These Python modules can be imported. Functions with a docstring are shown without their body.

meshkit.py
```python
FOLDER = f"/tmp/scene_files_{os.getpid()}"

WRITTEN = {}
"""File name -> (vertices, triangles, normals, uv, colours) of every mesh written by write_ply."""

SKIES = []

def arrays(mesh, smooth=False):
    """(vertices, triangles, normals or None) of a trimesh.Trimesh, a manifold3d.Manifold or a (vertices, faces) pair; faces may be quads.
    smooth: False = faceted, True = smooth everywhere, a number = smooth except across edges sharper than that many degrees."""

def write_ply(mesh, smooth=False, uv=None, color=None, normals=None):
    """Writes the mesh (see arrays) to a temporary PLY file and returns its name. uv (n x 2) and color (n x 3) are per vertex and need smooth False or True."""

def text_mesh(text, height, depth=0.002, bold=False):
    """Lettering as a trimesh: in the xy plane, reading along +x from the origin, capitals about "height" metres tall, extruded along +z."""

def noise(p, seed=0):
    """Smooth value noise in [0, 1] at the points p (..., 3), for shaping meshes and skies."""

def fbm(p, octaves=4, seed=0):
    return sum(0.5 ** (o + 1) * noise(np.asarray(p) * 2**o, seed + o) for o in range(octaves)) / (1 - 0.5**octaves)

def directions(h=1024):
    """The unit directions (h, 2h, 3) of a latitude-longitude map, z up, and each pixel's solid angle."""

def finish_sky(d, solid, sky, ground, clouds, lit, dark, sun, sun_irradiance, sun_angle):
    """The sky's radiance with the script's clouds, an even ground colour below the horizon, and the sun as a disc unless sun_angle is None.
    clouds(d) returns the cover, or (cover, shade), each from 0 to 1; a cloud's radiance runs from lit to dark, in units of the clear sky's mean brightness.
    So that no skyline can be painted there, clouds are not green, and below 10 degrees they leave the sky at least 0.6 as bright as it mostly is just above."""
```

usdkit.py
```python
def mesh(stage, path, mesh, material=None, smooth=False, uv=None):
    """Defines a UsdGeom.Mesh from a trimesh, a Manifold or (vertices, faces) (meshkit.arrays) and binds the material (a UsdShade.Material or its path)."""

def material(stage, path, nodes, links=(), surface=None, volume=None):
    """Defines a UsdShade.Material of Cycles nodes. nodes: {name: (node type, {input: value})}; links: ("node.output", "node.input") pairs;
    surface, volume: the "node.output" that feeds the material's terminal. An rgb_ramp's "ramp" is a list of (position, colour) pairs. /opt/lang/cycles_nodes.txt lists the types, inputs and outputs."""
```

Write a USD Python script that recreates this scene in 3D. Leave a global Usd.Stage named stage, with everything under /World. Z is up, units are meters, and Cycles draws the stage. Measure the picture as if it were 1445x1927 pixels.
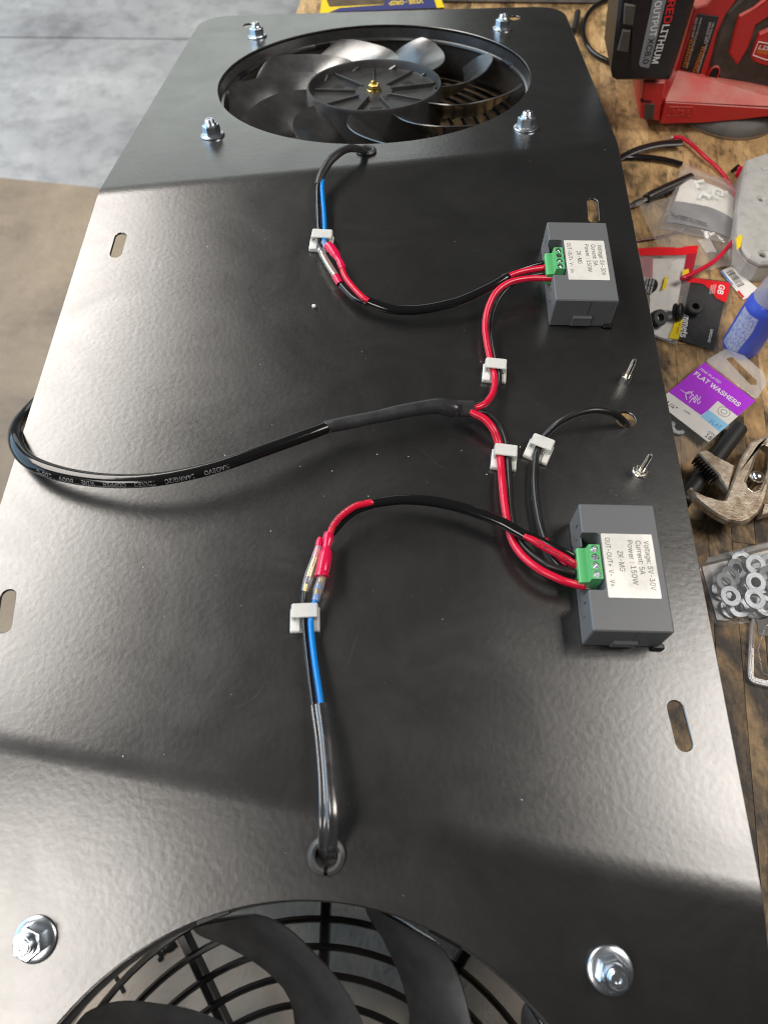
import math, random
import numpy as np, trimesh, manifold3d, meshkit, usdkit
from shapely.geometry import Polygon, Point, LineString, box as sbox
from shapely import affinity
from shapely.ops import unary_union
from pxr import Usd, UsdGeom, UsdLux, UsdShade, Gf, Sdf, Vt

random.seed(7)
stage = Usd.Stage.CreateInMemory()
UsdGeom.Xform.Define(stage, '/World')
UsdGeom.Scope.Define(stage, '/World/Looks')

# ---------------------------------------------------------------- camera
cam = UsdGeom.Camera.Define(stage, '/World/camera')
FOC = 6.86
cam.CreateFocalLengthAttr(FOC)
cam.CreateHorizontalApertureAttr(FOC * 1445 / 1353.82)
cam.CreateFStopAttr(2.4)
cam.CreateFocusDistanceAttr(0.50)
cam.CreateExposureAttr(0.12)
RIGHT, DOWN, FWD = np.array([[0.999601, 0.027752, -0.005299], [0.022065, -0.883945, -0.467071], [-0.017646, 0.466768, -0.884204]])
CAMPOS = np.array([33.25, -280.31, 387.9])
M = np.eye(4)
M[0, :3], M[1, :3], M[2, :3], M[3, :3] = RIGHT, -DOWN, -FWD, CAMPOS / 1000
cam.AddTransformOp().Set(Gf.Matrix4d(*M.ravel().tolist()))

# ---------------------------------------------------------------- lamps (garage ceiling panels, open door)
def rect_light(name, pos, target, w, h, inten, col):
    l = UsdLux.RectLight.Define(stage, '/World/' + name)
    l.CreateWidthAttr(w); l.CreateHeightAttr(h); l.CreateIntensityAttr(inten); l.CreateColorAttr(Gf.Vec3f(*col))
    pos, target = np.array(pos, float), np.array(target, float)
    z = pos - target; z /= np.linalg.norm(z)
    up = np.array([0, 1, 0.0]) if abs(z[2]) > .9 else np.array([0, 0, 1.0])
    x = np.cross(up, z); x /= np.linalg.norm(x); y = np.cross(z, x)
    m = np.eye(4); m[0, :3], m[1, :3], m[2, :3], m[3, :3] = x, y, z, pos
    l.AddTransformOp().Set(Gf.Matrix4d(*m.ravel().tolist()))
    return l
dome = UsdLux.DomeLight.Define(stage, '/World/ambient')
amb = usdkit.material(stage, '/World/Looks/ambient', {'b': ('background_shader', {'color': (1, .96, .92), 'strength': .04})}, surface='b.background')
UsdShade.MaterialBindingAPI.Apply(dome.GetPrim()).Bind(amb)

# ---------------------------------------------------------------- naming, tagging
used = {}
def numbered(parent, name):
    k = (parent, name); n = used.get(k, 0); used[k] = n + 1
    return f'{parent}/{name}' + (f'_{n:03d}' if n else '')
def tag(prim, label=None, cat=None, group=None, kind=None):
    for k, v in (('label', label), ('category', cat), ('group', group), ('kind', kind)):
        if v: prim.SetCustomDataByKey(k, v)
class Thing:
    def __init__(s, name, label, cat, base=(0, 0, 0), group=None, kind=None, mat=None):
        s.path = numbered('/World', name)
        x = UsdGeom.Xform.Define(stage, s.path)
        s.base = np.array(base, float)
        s.m = np.eye(4)
        if mat is not None:
            s.m = np.array(mat, float); s.base = np.zeros(3)
            t = s.m.copy(); t[:3, 3] /= 1000
            x.AddTransformOp().Set(Gf.Matrix4d(*t.T.ravel().tolist()))
        else:
            x.AddTranslateOp().Set(Gf.Vec3d(*(s.base / 1000)))
        tag(x.GetPrim(), label, cat, group, kind); s.prim = x.GetPrim()
    def part(s, name, mesh, mat, smooth=35, parent=None, label=None, kind=None):
        """mesh in mm; in world coordinates for things made with base, local for things made with mat"""
        path = numbered(parent or s.path, name)
        v, f = arr(mesh)
        m = usdkit.mesh(stage, path, ((v - s.base) / 1000, f), mat, smooth)
        tag(m.GetPrim(), label, kind=kind)
        return path
def arr(mesh):
    if hasattr(mesh, 'to_mesh'):
        q = mesh.to_mesh(); return np.array(q.vert_properties[:, :3], float), np.array(q.tri_verts)
    if isinstance(mesh, tuple): return np.asarray(mesh[0], float), np.asarray(mesh[1], int)
    return np.array(mesh.vertices, float), np.array(mesh.faces)
def single(name, mesh, mat, label, cat=None, base=None, group=None, kind=None, smooth=35):
    """a top-level thing that is one mesh"""
    path = numbered('/World', name)
    v, f = arr(mesh)
    b = np.array(base if base is not None else (v.min(0) + v.max(0)) / 2 * [1, 1, 0] + [0, 0, v[:, 2].min()], float)
    m = usdkit.mesh(stage, path, ((v - b) / 1000, f), mat, smooth)
    m.AddTranslateOp().Set(Gf.Vec3d(*(b / 1000)))
    tag(m.GetPrim(), label, cat, group, kind)
def copy_thing(src, name, mat, label, group=None):
    path = numbered('/World', name)
    x = UsdGeom.Xform.Define(stage, path)
    x.GetPrim().GetReferences().AddInternalReference(src.path)
    x.GetPrim().SetInstanceable(True)
    t = np.array(mat, float); t[:3, 3] /= 1000
    x.ClearXformOpOrder(); x.AddTransformOp().Set(Gf.Matrix4d(*t.T.ravel().tolist()))
    tag(x.GetPrim(), label, src.prim.GetCustomDataByKey('category'), group or src.prim.GetCustomDataByKey('group'))

# ---------------------------------------------------------------- materials
def mat(name, nodes, links, surface): return usdkit.material(stage, '/World/Looks/' + name, nodes, links, surface=surface)
def simple(name, col, rough=.5, metal=0, bump=None, var=0, spec=.5, extra=None):
    """principled with fine relief (bump = (scale, mm)) and a mottled colour variation var"""
    p = {'base_color': col, 'roughness': rough, 'metallic': metal, 'specular_ior_level': spec}; p.update(extra or {})
    nodes, links = {'p': ('principled_bsdf', p), 'g': ('geometry', {})}, []
    if var:
        nodes['n'] = ('noise_texture', {'scale': 60.0, 'detail': 5.0, 'roughness': .6})
        nodes['r'] = ('rgb_ramp', {'ramp': [(.3, tuple(c * (1 - var) for c in col)), (.7, tuple(min(1, c * (1 + var)) for c in col))]})
        nodes['mr'] = ('map_range', {'from_min': .3, 'from_max': .7, 'to_min': max(.02, rough - .08), 'to_max': min(1, rough + .08)})
        links += [('g.position', 'n.vector'), ('n.fac', 'r.fac'), ('r.color', 'p.base_color'), ('n.fac', 'mr.value'), ('mr.result', 'p.roughness')]
    if bump:
        nodes['bn'] = ('noise_texture', {'scale': bump[0], 'detail': 2.0})
        nodes['b'] = ('bump', {'strength': 1.0, 'distance': bump[1] / 1000})
        links += [('g.position', 'bn.vector'), ('bn.fac', 'b.height'), ('b.normal', 'p.normal')]
    return mat(name, nodes, links, 'p.BSDF')

# black powder coat: orange peel, smudges of handling, scuffs
panel_mat = mat('black_powder_coat', {
    'g': ('geometry', {}),
    'n1': ('noise_texture', {'scale': 300.0, 'detail': 1.5, 'roughness': .4}),
    'n2': ('noise_texture', {'scale': 15.0, 'detail': 7.0, 'roughness': .66, 'distortion': .9}),
    'n3': ('noise_texture', {'scale': 1100.0, 'detail': 1.0}),
    'n4': ('noise_texture', {'scale': 5.0, 'detail': 6.0, 'roughness': .62, 'distortion': 1.4}),
    'mp': ('mapping', {'rotation': (0, 0, .5), 'scale': (9, 60, 9)}),
    'n5': ('noise_texture', {'scale': 1.0, 'detail': 5.0, 'roughness': .6, 'distortion': .7}),
    'mixn': ('mix_float', {'fac': .10}),
    'rg': ('map_range', {'from_min': .36, 'from_max': .66, 'to_min': .265, 'to_max': .32, 'clamp': True}),
    'cg': ('map_range', {'from_min': .36, 'from_max': .66, 'to_min': .25, 'to_max': .305, 'clamp': True}),
    'dc': ('rgb_ramp', {'ramp': [(.35, (.0070, .0070, .0073)), (.55, (.0095, .0095, .0095)), (.72, (.014, .0136, .0132))]}),
    'ad': ('math', {'math_type': 'multiply_add', 'value2': .10}),
    'b': ('bump', {'strength': 1.0, 'distance': .00005}),
    'p': ('principled_bsdf', {'specular_ior_level': 1.0, 'coat_weight': 1.0, 'coat_ior': 1.55}),
}, [('g.position', 'n1.vector'), ('g.position', 'n2.vector'), ('g.position', 'n3.vector'), ('g.position', 'n4.vector'), ('g.position', 'mp.vector'), ('mp.vector', 'n5.vector'),
    ('n2.fac', 'mixn.a'), ('n5.fac', 'mixn.b'), ('mixn.result', 'rg.value'), ('mixn.result', 'cg.value'), ('rg.result', 'p.roughness'), ('cg.result', 'p.coat_roughness'),
    ('n4.fac', 'dc.fac'), ('dc.color', 'p.base_color'),
    ('n3.fac', 'ad.value1'), ('n1.fac', 'ad.value3'), ('ad.value', 'b.height'), ('b.normal', 'p.normal'), ('b.normal', 'p.coat_normal')], 'p.BSDF')
fan_mat = simple('black_fan_plastic', (.026, .026, .027), .30, bump=(1500, .012), var=.1, spec=1.0, extra={'coat_weight': 1.0, 'coat_roughness': .25})
hub_mat = simple('black_hub_plastic', (.030, .030, .030), .46, bump=(1500, .03), var=.25)
grille_mat = simple('black_grille_plastic', (.011, .011, .012), .3, bump=(900, .03))
case_mat = simple('slate_case_plastic', (.122, .126, .132), .38, bump=(2600, .04))
case_side_mat = case_mat
black_plastic = simple('black_plastic', (.011, .011, .012), .35, bump=(1200, .04), var=.2)
dark_void = simple('dark_plastic', (.006, .006, .006), .6)
label_mat = simple('silver_label', (.88, .85, .79), .24, bump=(130, .05), var=.08, extra={'metallic': .25})
ink = simple('grey_ink', (.05, .05, .05), .5)
green_mat = simple('green_terminal_plastic', (.11, .44, .16), .36)
zinc = simple('zinc_plate', (.66, .71, .77), .27, 1, bump=(700, .02))
steel = simple('bright_steel', (.66, .63, .58), .24, 1, bump=(500, .03))
brass = simple('brass', (.85, .62, .2), .25, 1)
copper = simple('copper_strands', (.75, .38, .2), .35, 1)
tin = simple('tinned_strands', (.7, .68, .62), .3, 1)
nylon = mat('white_nylon', {'p': ('principled_bsdf', {'base_color': (.88, .88, .83), 'roughness': .38, 'subsurface_weight': .35, 'subsurface_scale': .003, 'subsurface_radius': (1., .95, .8)})}, [], 'p.BSDF')
nylon_strap = mat('white_nylon_strap', {'p': ('principled_bsdf', {'base_color': (.90, .90, .86), 'roughness': .42, 'transmission_weight': .42, 'ior': 1.4})}, [], 'p.BSDF')
red_wire = simple('red_wire_insulation', (.62, .008, .04), .26, bump=(600, .03))
black_wire = simple('black_wire_insulation', (.008, .008, .0085), .13, bump=(250, .04))
black_wire_matt = simple('black_wire_satin', (.013, .013, .013), .33, bump=(300, .04))
blue_wire = simple('blue_wire_insulation', (.0, .21, .66), .28, bump=(600, .03))
red_vinyl = mat('red_vinyl', {'p': ('principled_bsdf', {'base_color': (.70, .008, .07), 'roughness': .2, 'subsurface_weight': .25, 'subsurface_scale': .002, 'subsurface_radius': (1., .2, .2)})}, [], 'p.BSDF')
def clear(name, tint=(.93, .93, .95), milk=.12, rough=.12, col=(.9, .9, .92), wrinkle=0):
    nodes = {'t': ('transparent_bsdf', {'color': tint}), 'd': ('principled_bsdf', {'base_color': col, 'roughness': .35}),
             'g': ('glossy_bsdf', {'color': (1, 1, 1), 'roughness': rough, 'distribution': 'ggx'}), 'f': ('fresnel', {'IOR': 1.5}),
             'm1': ('mix_closure', {'fac': milk}), 'm2': ('mix_closure', {}), 'ge0': ('geometry', {}), 'fr': ('math', {'math_type': 'multiply_add', 'value2': -1.3, 'value3': 1.3}), 'fm': ('math', {'math_type': 'multiply', 'use_clamp': True})}
    links = [('t.BSDF', 'm1.closure1'), ('d.BSDF', 'm1.closure2'), ('m1.closure', 'm2.closure1'), ('g.BSDF', 'm2.closure2'), ('ge0.backfacing', 'fr.value1'), ('f.fac', 'fm.value1'), ('fr.value', 'fm.value2'), ('fm.value', 'm2.fac')]
    if wrinkle:
        nodes.update({'ge': ('geometry', {}), 'n': ('noise_texture', {'scale': 70.0, 'detail': 3.0, 'distortion': .8}), 'b': ('bump', {'strength': 1.0, 'distance': wrinkle / 1000})})
        links += [('ge.position', 'n.vector'), ('n.fac', 'b.height'), ('b.normal', 'g.normal'), ('b.normal', 'd.normal')]
    return mat(name, nodes, links, 'm2.closure')
clear_vinyl = clear('clear_vinyl', (.95, .93, .96), .16)
clear_pink = clear('pink_clear_vinyl', (1, .7, .8), .3, col=(.9, .45, .6))
clear_film = clear('clear_film', (.97, .97, .96), .20, .10, (.84, .82, .80), wrinkle=1.1)
clear_red = clear('red_film', (.9, .4, .45), .6, .14, (.55, .10, .16), wrinkle=.6)
blister = clear('clear_blister', (.985, .985, .99), .06, .06, (.9, .9, .9), wrinkle=.12)
frosted = clear('frosted_collar', (.8, .82, .9), .6, .3, (.62, .64, .74))
sleeve_mat = simple('heat_shrink', (.030, .030, .032), .30, bump=(260, .10), var=.25)
rubber = simple('black_rubber', (.018, .018, .018), .5, bump=(900, .05))
grommet_mat = simple('grey_black_grommet', (.055, .055, .055), .42, bump=(900, .04))
white_print = simple('white_print', (.82, .82, .82), .5)
grey_print = simple('grey_print', (.30, .30, .31), .5)
red_print = simple('red_print', (.75, .012, .02), .4)
black_print = simple('black_print', (.012, .012, .012), .4)
orange_print = simple('orange_print', (.75, .25, .02), .5)
yellow_print = simple('yellow_print', (.85, .62, .02), .4)
blue_print = simple('blue_print', (.05, .2, .6), .4)
lightblue_print = simple('light_blue_print', (.28, .60, .88), .4)
purple_print = simple('purple_print', (.42, .03, .68), .4)
card_white = simple('white_card', (.78, .76, .73), .45, var=.06)
card_black = simple('black_card', (.018, .018, .019), .32, var=.3)
card_grey = simple('grey_card', (.24, .24, .25), .45, var=.1)
tool_red = mat('dusty_red_plastic', {
    'g': ('geometry', {}), 'n': ('noise_texture', {'scale': 26.0, 'detail': 6.0, 'roughness': .65}), 'sx': ('separate_xyz', {}),
    'up': ('map_range', {'from_min': .25, 'from_max': 1.0, 'to_min': 0.0, 'to_max': .38, 'clamp': True}),
    'ml': ('math', {'math_type': 'multiply'}), 'r': ('map_range', {'from_min': .35, 'from_max': .65, 'to_min': .35, 'to_max': 1.5}),
    'c': ('mix_color', {'a': (.60, .030, .030), 'b': (.52, .36, .28)}), 'p': ('principled_bsdf', {'roughness': .42})},
    [('g.position', 'n.vector'), ('g.normal', 'sx.vector'), ('sx.z', 'up.value'), ('n.fac', 'r.value'), ('up.result', 'ml.value1'), ('r.result', 'ml.value2'),
     ('ml.value', 'c.fac'), ('c.result', 'p.base_color')], 'p.BSDF')
overmold = simple('dusty_grey_rubber', (.075, .066, .055), .62, bump=(1500, .08), var=.45)
grey_paint = mat('scuffed_grey_paint', {
    'g': ('geometry', {}), 'n': ('noise_texture', {'scale': 90.0, 'detail': 7.0, 'roughness': .7}), 'n2': ('noise_texture', {'scale': 22.0, 'detail': 3.0}),
    'r': ('rgb_ramp', {'ramp': [(.22, (.08, .075, .07)), (.30, (.36, .35, .33)), (.5, (.44, .43, .41)), (.8, (.50, .49, .47))]}),
    'p': ('principled_bsdf', {'roughness': .45})}, [('g.position', 'n.vector'), ('n.fac', 'r.fac'), ('r.color', 'p.base_color')], 'p.BSDF')
rusty_steel = mat('worn_brown_steel', {
    'g': ('geometry', {}), 'n': ('noise_texture', {'scale': 130.0, 'detail': 6.0, 'roughness': .7}), 'n2': ('noise_texture', {'scale': 600.0, 'detail': 2.0}),
    'r': ('rgb_ramp', {'ramp': [(.3, (.22, .15, .10)), (.5, (.46, .38, .29)), (.7, (.70, .64, .54))]}),
    'b': ('bump', {'distance': .0002}), 'p': ('principled_bsdf', {'roughness': .42, 'metallic': .7})},
    [('g.position', 'n.vector'), ('g.position', 'n2.vector'), ('n.fac', 'r.fac'), ('r.color', 'p.base_color'), ('n2.fac', 'b.height'), ('b.normal', 'p.normal')], 'p.BSDF')
bottle_blue = simple('blue_bottle_plastic', (.06, .12, .72), .32)
cap_blue = simple('blue_cap_plastic', (.008, .06, .55), .35)
kraft = mat('brown_kraft_paper', {
    'g': ('geometry', {}), 'n': ('noise_texture', {'scale': 260.0, 'detail': 4.0, 'roughness': .6}), 'n2': ('noise_texture', {'scale': 25.0, 'detail': 4.0}),
    'r': ('rgb_ramp', {'ramp': [(.3, (.47, .39, .31)), (.7, (.60, .51, .42))]}), 'b': ('bump', {'distance': .0006}), 'p': ('principled_bsdf', {'roughness': .75})},
    [('g.position', 'n.vector'), ('g.position', 'n2.vector'), ('n2.fac', 'r.fac'), ('r.color', 'p.base_color'), ('n.fac', 'b.height'), ('b.normal', 'p.normal')], 'p.BSDF')
concrete = mat('concrete', {
    'g': ('geometry', {}), 'n': ('noise_texture', {'scale': 3.2, 'detail': 8.0, 'roughness': .62}), 'n2': ('noise_texture', {'scale': 14.0, 'detail': 6.0, 'roughness': .7}),
    'r': ('rgb_ramp', {'ramp': [(.3, (.22, .22, .225)), (.45, (.34, .338, .34)), (.58, (.40, .398, .395)), (.72, (.50, .495, .49))]}),
    'r2': ('rgb_ramp', {'ramp': [(.35, (.72, .72, .72)), (.55, (1, 1, 1)), (.72, (1, 1, 1)), (.78, (1.25, 1.25, 1.25))]}),
    'm': ('mix_color', {'blend_type': 'multiply', 'fac': 1.0}), 'p': ('principled_bsdf', {'roughness': .5})},
    [('g.position', 'n.vector'), ('g.position', 'n2.vector'), ('n.fac', 'r.fac'), ('n2.fac', 'r2.fac'), ('r.color', 'm.a'), ('r2.color', 'm.b'), ('m.result', 'p.base_color')], 'p.BSDF')
tan_shade = simple('tan_shade', (.30, .215, .14), .6, var=0)
tan_shade = mat('tan_shade_mottled', {  # tan of the shaded floor zone, mottled at random
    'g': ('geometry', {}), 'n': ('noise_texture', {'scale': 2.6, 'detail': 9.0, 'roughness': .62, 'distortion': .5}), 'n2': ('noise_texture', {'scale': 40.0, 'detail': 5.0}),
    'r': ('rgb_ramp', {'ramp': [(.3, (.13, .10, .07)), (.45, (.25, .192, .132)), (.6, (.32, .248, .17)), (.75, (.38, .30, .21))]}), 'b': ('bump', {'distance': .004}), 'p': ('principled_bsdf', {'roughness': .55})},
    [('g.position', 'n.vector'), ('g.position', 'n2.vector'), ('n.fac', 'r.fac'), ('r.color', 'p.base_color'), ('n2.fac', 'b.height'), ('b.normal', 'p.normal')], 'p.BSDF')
def wood(name, base, k):
    """work-worn bench timber: grain along the strip, oil and burn stains that run across strips"""
    return mat(name, {
        'g': ('geometry', {}), 'mp': ('mapping', {'rotation': (0, 0, math.radians(BENCH_DEG)), 'scale': (46, 15, 46), 'location': (k * 3.1, k * 1.7, 0)}),
        'mq': ('mapping', {'rotation': (0, 0, math.radians(BENCH_DEG)), 'scale': (1.25, .75, 1), 'location': (k * .013, k * .007, 0)}),
        'gr': ('noise_texture', {'scale': 5.0, 'detail': 6.0, 'roughness': .65, 'distortion': .4}),
        'gc': ('rgb_ramp', {'ramp': [(.28, tuple(c * .68 for c in base)), (.5, base), (.72, tuple(min(1, c * 1.28) for c in base))]}),
        'st': ('noise_texture', {'scale': 26.0, 'detail': 9.0, 'roughness': .68, 'distortion': .25}),
        'sx': ('separate_xyz', {}),
        'yy': ('map_range', {'from_min': -.15, 'from_max': .40, 'to_min': .12, 'to_max': .02, 'clamp': True}),
        'sa': ('math', {'math_type': 'add'}),
        'sr': ('rgb_ramp', {'ramp': [(.40, (0, 0, 0)), (.52, (.38, .38, .38)), (.61, (.74, .74, .74)), (.70, (.96, .96, .96))]}),
        'sp': ('noise_texture', {'scale': 3.2, 'detail': 7.0, 'roughness': .62, 'distortion': .5}),
        'spr': ('rgb_ramp', {'ramp': [(.56, (0, 0, 0)), (.64, (.4, .4, .4)), (.72, (.85, .85, .85))]}),
        'mx': ('mix_color', {}), 'sc': ('rgb_ramp', {'ramp': [(.50, (.20, .115, .05)), (.60, (.075, .045, .022)), (.68, (.014, .011, .009))]}), 'm2': ('mix_color', {'b': (.045, .028, .016)}),
        'b': ('bump', {'distance': .0005}),
        'p': ('principled_bsdf', {'roughness': .55})},
        [('g.position', 'mp.vector'), ('mp.vector', 'gr.vector'), ('gr.fac', 'gc.fac'), ('g.position', 'mq.vector'), ('mq.vector', 'st.vector'), ('g.position', 'sx.vector'), ('sx.y', 'yy.value'),
         ('st.fac', 'sa.value1'), ('yy.result', 'sa.value2'), ('sa.value', 'sr.fac'), ('mp.vector', 'sp.vector'), ('sp.fac', 'spr.fac'),
         ('gc.color', 'mx.a'), ('sa.value', 'sc.fac'), ('sc.color', 'mx.b'), ('sr.color', 'mx.fac'), ('mx.result', 'm2.a'), ('spr.color', 'm2.fac'), ('m2.result', 'p.base_color'), ('gr.fac', 'b.height'), ('b.normal', 'p.normal')], 'p.BSDF')
BENCH_DEG = 7.0
woods = [wood('bench_timber_a', (.57, .375, .175), 0), wood('bench_timber_b', (.50, .325, .145), 1), wood('bench_timber_c', (.61, .42, .205), 2), wood('bench_timber_d', (.45, .285, .125), 3)]
print_mat = mat('fine_print_label', {
    'tc': ('texture_coordinate', {}), 'mp': ('mapping', {'scale': (900, 900, 330)}), 'n': ('noise_texture', {'scale': 1.0, 'detail': 2.0}),
    'r': ('rgb_ramp', {'ramp': [(.44, (.55, .62, .84)), (.56, (.26, .36, .74))]}), 'p': ('principled_bsdf', {'roughness': .4})},
    [('tc.object', 'mp.vector'), ('mp.vector', 'n.vector'), ('n.fac', 'r.fac'), ('r.color', 'p.base_color')], 'p.BSDF')

# ---------------------------------------------------------------- mesh helpers (mm)
cat = trimesh.util.concatenate
def tmesh(v, f): return trimesh.Trimesh(np.asarray(v, float), np.asarray(f), process=False)
def cbox(x0, x1, y0, y1, z0, z1, c=.5):
    """box with chamfered edges"""
    c = min(c, (x1 - x0) / 2.01, (y1 - y0) / 2.01, (z1 - z0) / 2.01)
    pts = []
    for X, sx in ((x0, 1), (x1, -1)):
        for Y, sy in ((y0, 1), (y1, -1)):
            for Z, sz in ((z0, 1), (z1, -1)):
                pts += [(X + sx * c, Y + sy * c, Z), (X + sx * c, Y, Z + sz * c), (X, Y + sy * c, Z + sz * c)]
    return hull(pts)
def hull(pts):
    return manifold3d.Manifold.hull_points(np.asarray(pts, float))
def CS(c):
    p = Polygon(c); c = list(p.exterior.coords)[:-1]
    return manifold3d.CrossSection([[tuple(q) for q in (c if p.exterior.is_ccw else c[::-1])]])
def lathe(profile, n=24, close=False):
    p = np.array(profile, float); a = np.linspace(0, 2 * np.pi, n, endpoint=False)
    v = np.stack([np.outer(p[:, 0], np.cos(a)), np.outer(p[:, 0], np.sin(a)), np.repeat(p[:, 1:2], n, 1)], -1).reshape(-1, 3)
    f = []; m = len(p)
    for i in range(m if close else m - 1):
        k = (i + 1) % m
        for j in range(n):
            q = (j + 1) % n
            f += [(i * n + j, i * n + q, k * n + q), (i * n + j, k * n + q, k * n + j)]
    t = tmesh(v, f); t.merge_vertices(); t.update_faces(t.nondegenerate_faces()); trimesh.repair.fix_normals(t)
    return t
def ring2d(coords):
    c = np.array(coords, float); return c[:-1] if np.allclose(c[0], c[-1]) else c
def tri2d(poly):
    v, f = trimesh.creation.triangulate_polygon(poly, engine='earcut')
    return np.array(v, float), np.array(f)
def slab(polys, h0, h1, bevel=0., mapf=None):
    """closed slab over shapely polygon(s) with chamfered rim; mapf(x, y, h) places it"""
    polys = polys if isinstance(polys, (list, tuple)) else [polys]
    V, F, off = [], [], 0
    for p in polys:
        for g in getattr(p, 'geoms', [p]):
            if g.is_empty or g.area < 1e-6: continue
            v, f = tri2d(g); V.append(v); F.append(f + off); off += len(v)
    v, f = np.vstack(V), np.vstack(F)
    key = np.round(v, 4); u, idx, inv = np.unique(key, axis=0, return_index=True, return_inverse=True)
    v = v[idx]; f = inv.ravel()[f]
    a, b, c = v[f[:, 0]], v[f[:, 1]], v[f[:, 2]]
    area = (b[:, 0] - a[:, 0]) * (c[:, 1] - a[:, 1]) - (b[:, 1] - a[:, 1]) * (c[:, 0] - a[:, 0])
    f = np.where((area < 0)[:, None], f[:, ::-1], f)[np.abs(area) > 1e-9]
    e = np.vstack([f[:, [0, 1]], f[:, [1, 2]], f[:, [2, 0]]])
    es = set(map(tuple, e.tolist())); bd = [(i, j) for i, j in es if (j, i) not in es]
    nrm = np.zeros_like(v)
    for i, j in bd:
        d = v[j] - v[i]; n = np.array([d[1], -d[0]]) / (np.linalg.norm(d) + 1e-12)
        nrm[i] += n; nrm[j] += n
    ln = np.linalg.norm(nrm, axis=1, keepdims=True); nrm = np.where(ln > 0, nrm / np.maximum(ln, 1e-12), 0)
    N = len(v); inn = v - nrm * bevel
    L = [(inn, h1), (v, h1 - bevel), (v, h0 + bevel), (inn, h0)] if bevel else [(v, h1), (v, h0)]
    P3 = np.vstack([np.column_stack([q, np.full(N, h)]) for q, h in L])
    FF = [f, f[:, ::-1] + (len(L) - 1) * N]
    for k in range(len(L) - 1):
        q = [(i + k * N, i + (k + 1) * N, j + (k + 1) * N) for i, j in bd] + [(i + k * N, j + (k + 1) * N, j + k * N) for i, j in bd]
        FF.append(np.array(q))
    if mapf is not None: P3 = mapf(P3[:, 0], P3[:, 1], P3[:, 2])
    t = tmesh(P3, np.vstack(FF)); t.remove_unreferenced_vertices()
    return t
def rounded(poly, r): return Polygon(poly).buffer(-r).buffer(r, quad_segs=5)
def spline(pts, sub=6):
    p = np.asarray(pts, float); q = np.vstack([2 * p[0] - p[1], p, 2 * p[-1] - p[-2]]); out = []
    for i in range(1, len(q) - 2):
        a, b, c, d = q[i - 1:i + 3]
        for t in np.linspace(0, 1, sub, endpoint=False):
            out.append(.5 * (2 * b + (c - a) * t + (2 * a - 5 * b + 4 * c - d) * t * t + (3 * b - a - 3 * c + d) * t ** 3))
    return np.vstack(out + [p[-1]])
def frames(c):
    t = np.gradient(c, axis=0); t /= np.linalg.norm(t, axis=1, keepdims=True) + 1e-12
    S, Uu, ps = [], [], np.array([1., 0, 0])
    for k in t:
        s = np.cross(k, [0, 0, 1.])
        s = s / np.linalg.norm(s) if np.linalg.norm(s) > .25 else ps
        s = s - k * (s @ k); s /= np.linalg.norm(s)
        if s @ ps < 0 and len(S): s = s if np.linalg.norm(np.cross(k, [0, 0, 1.])) > .25 else -s
        ps = s; S.append(s); Uu.append(np.cross(s, k))
    return t, np.array(S), np.array(Uu)
def _d(): pass
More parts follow.
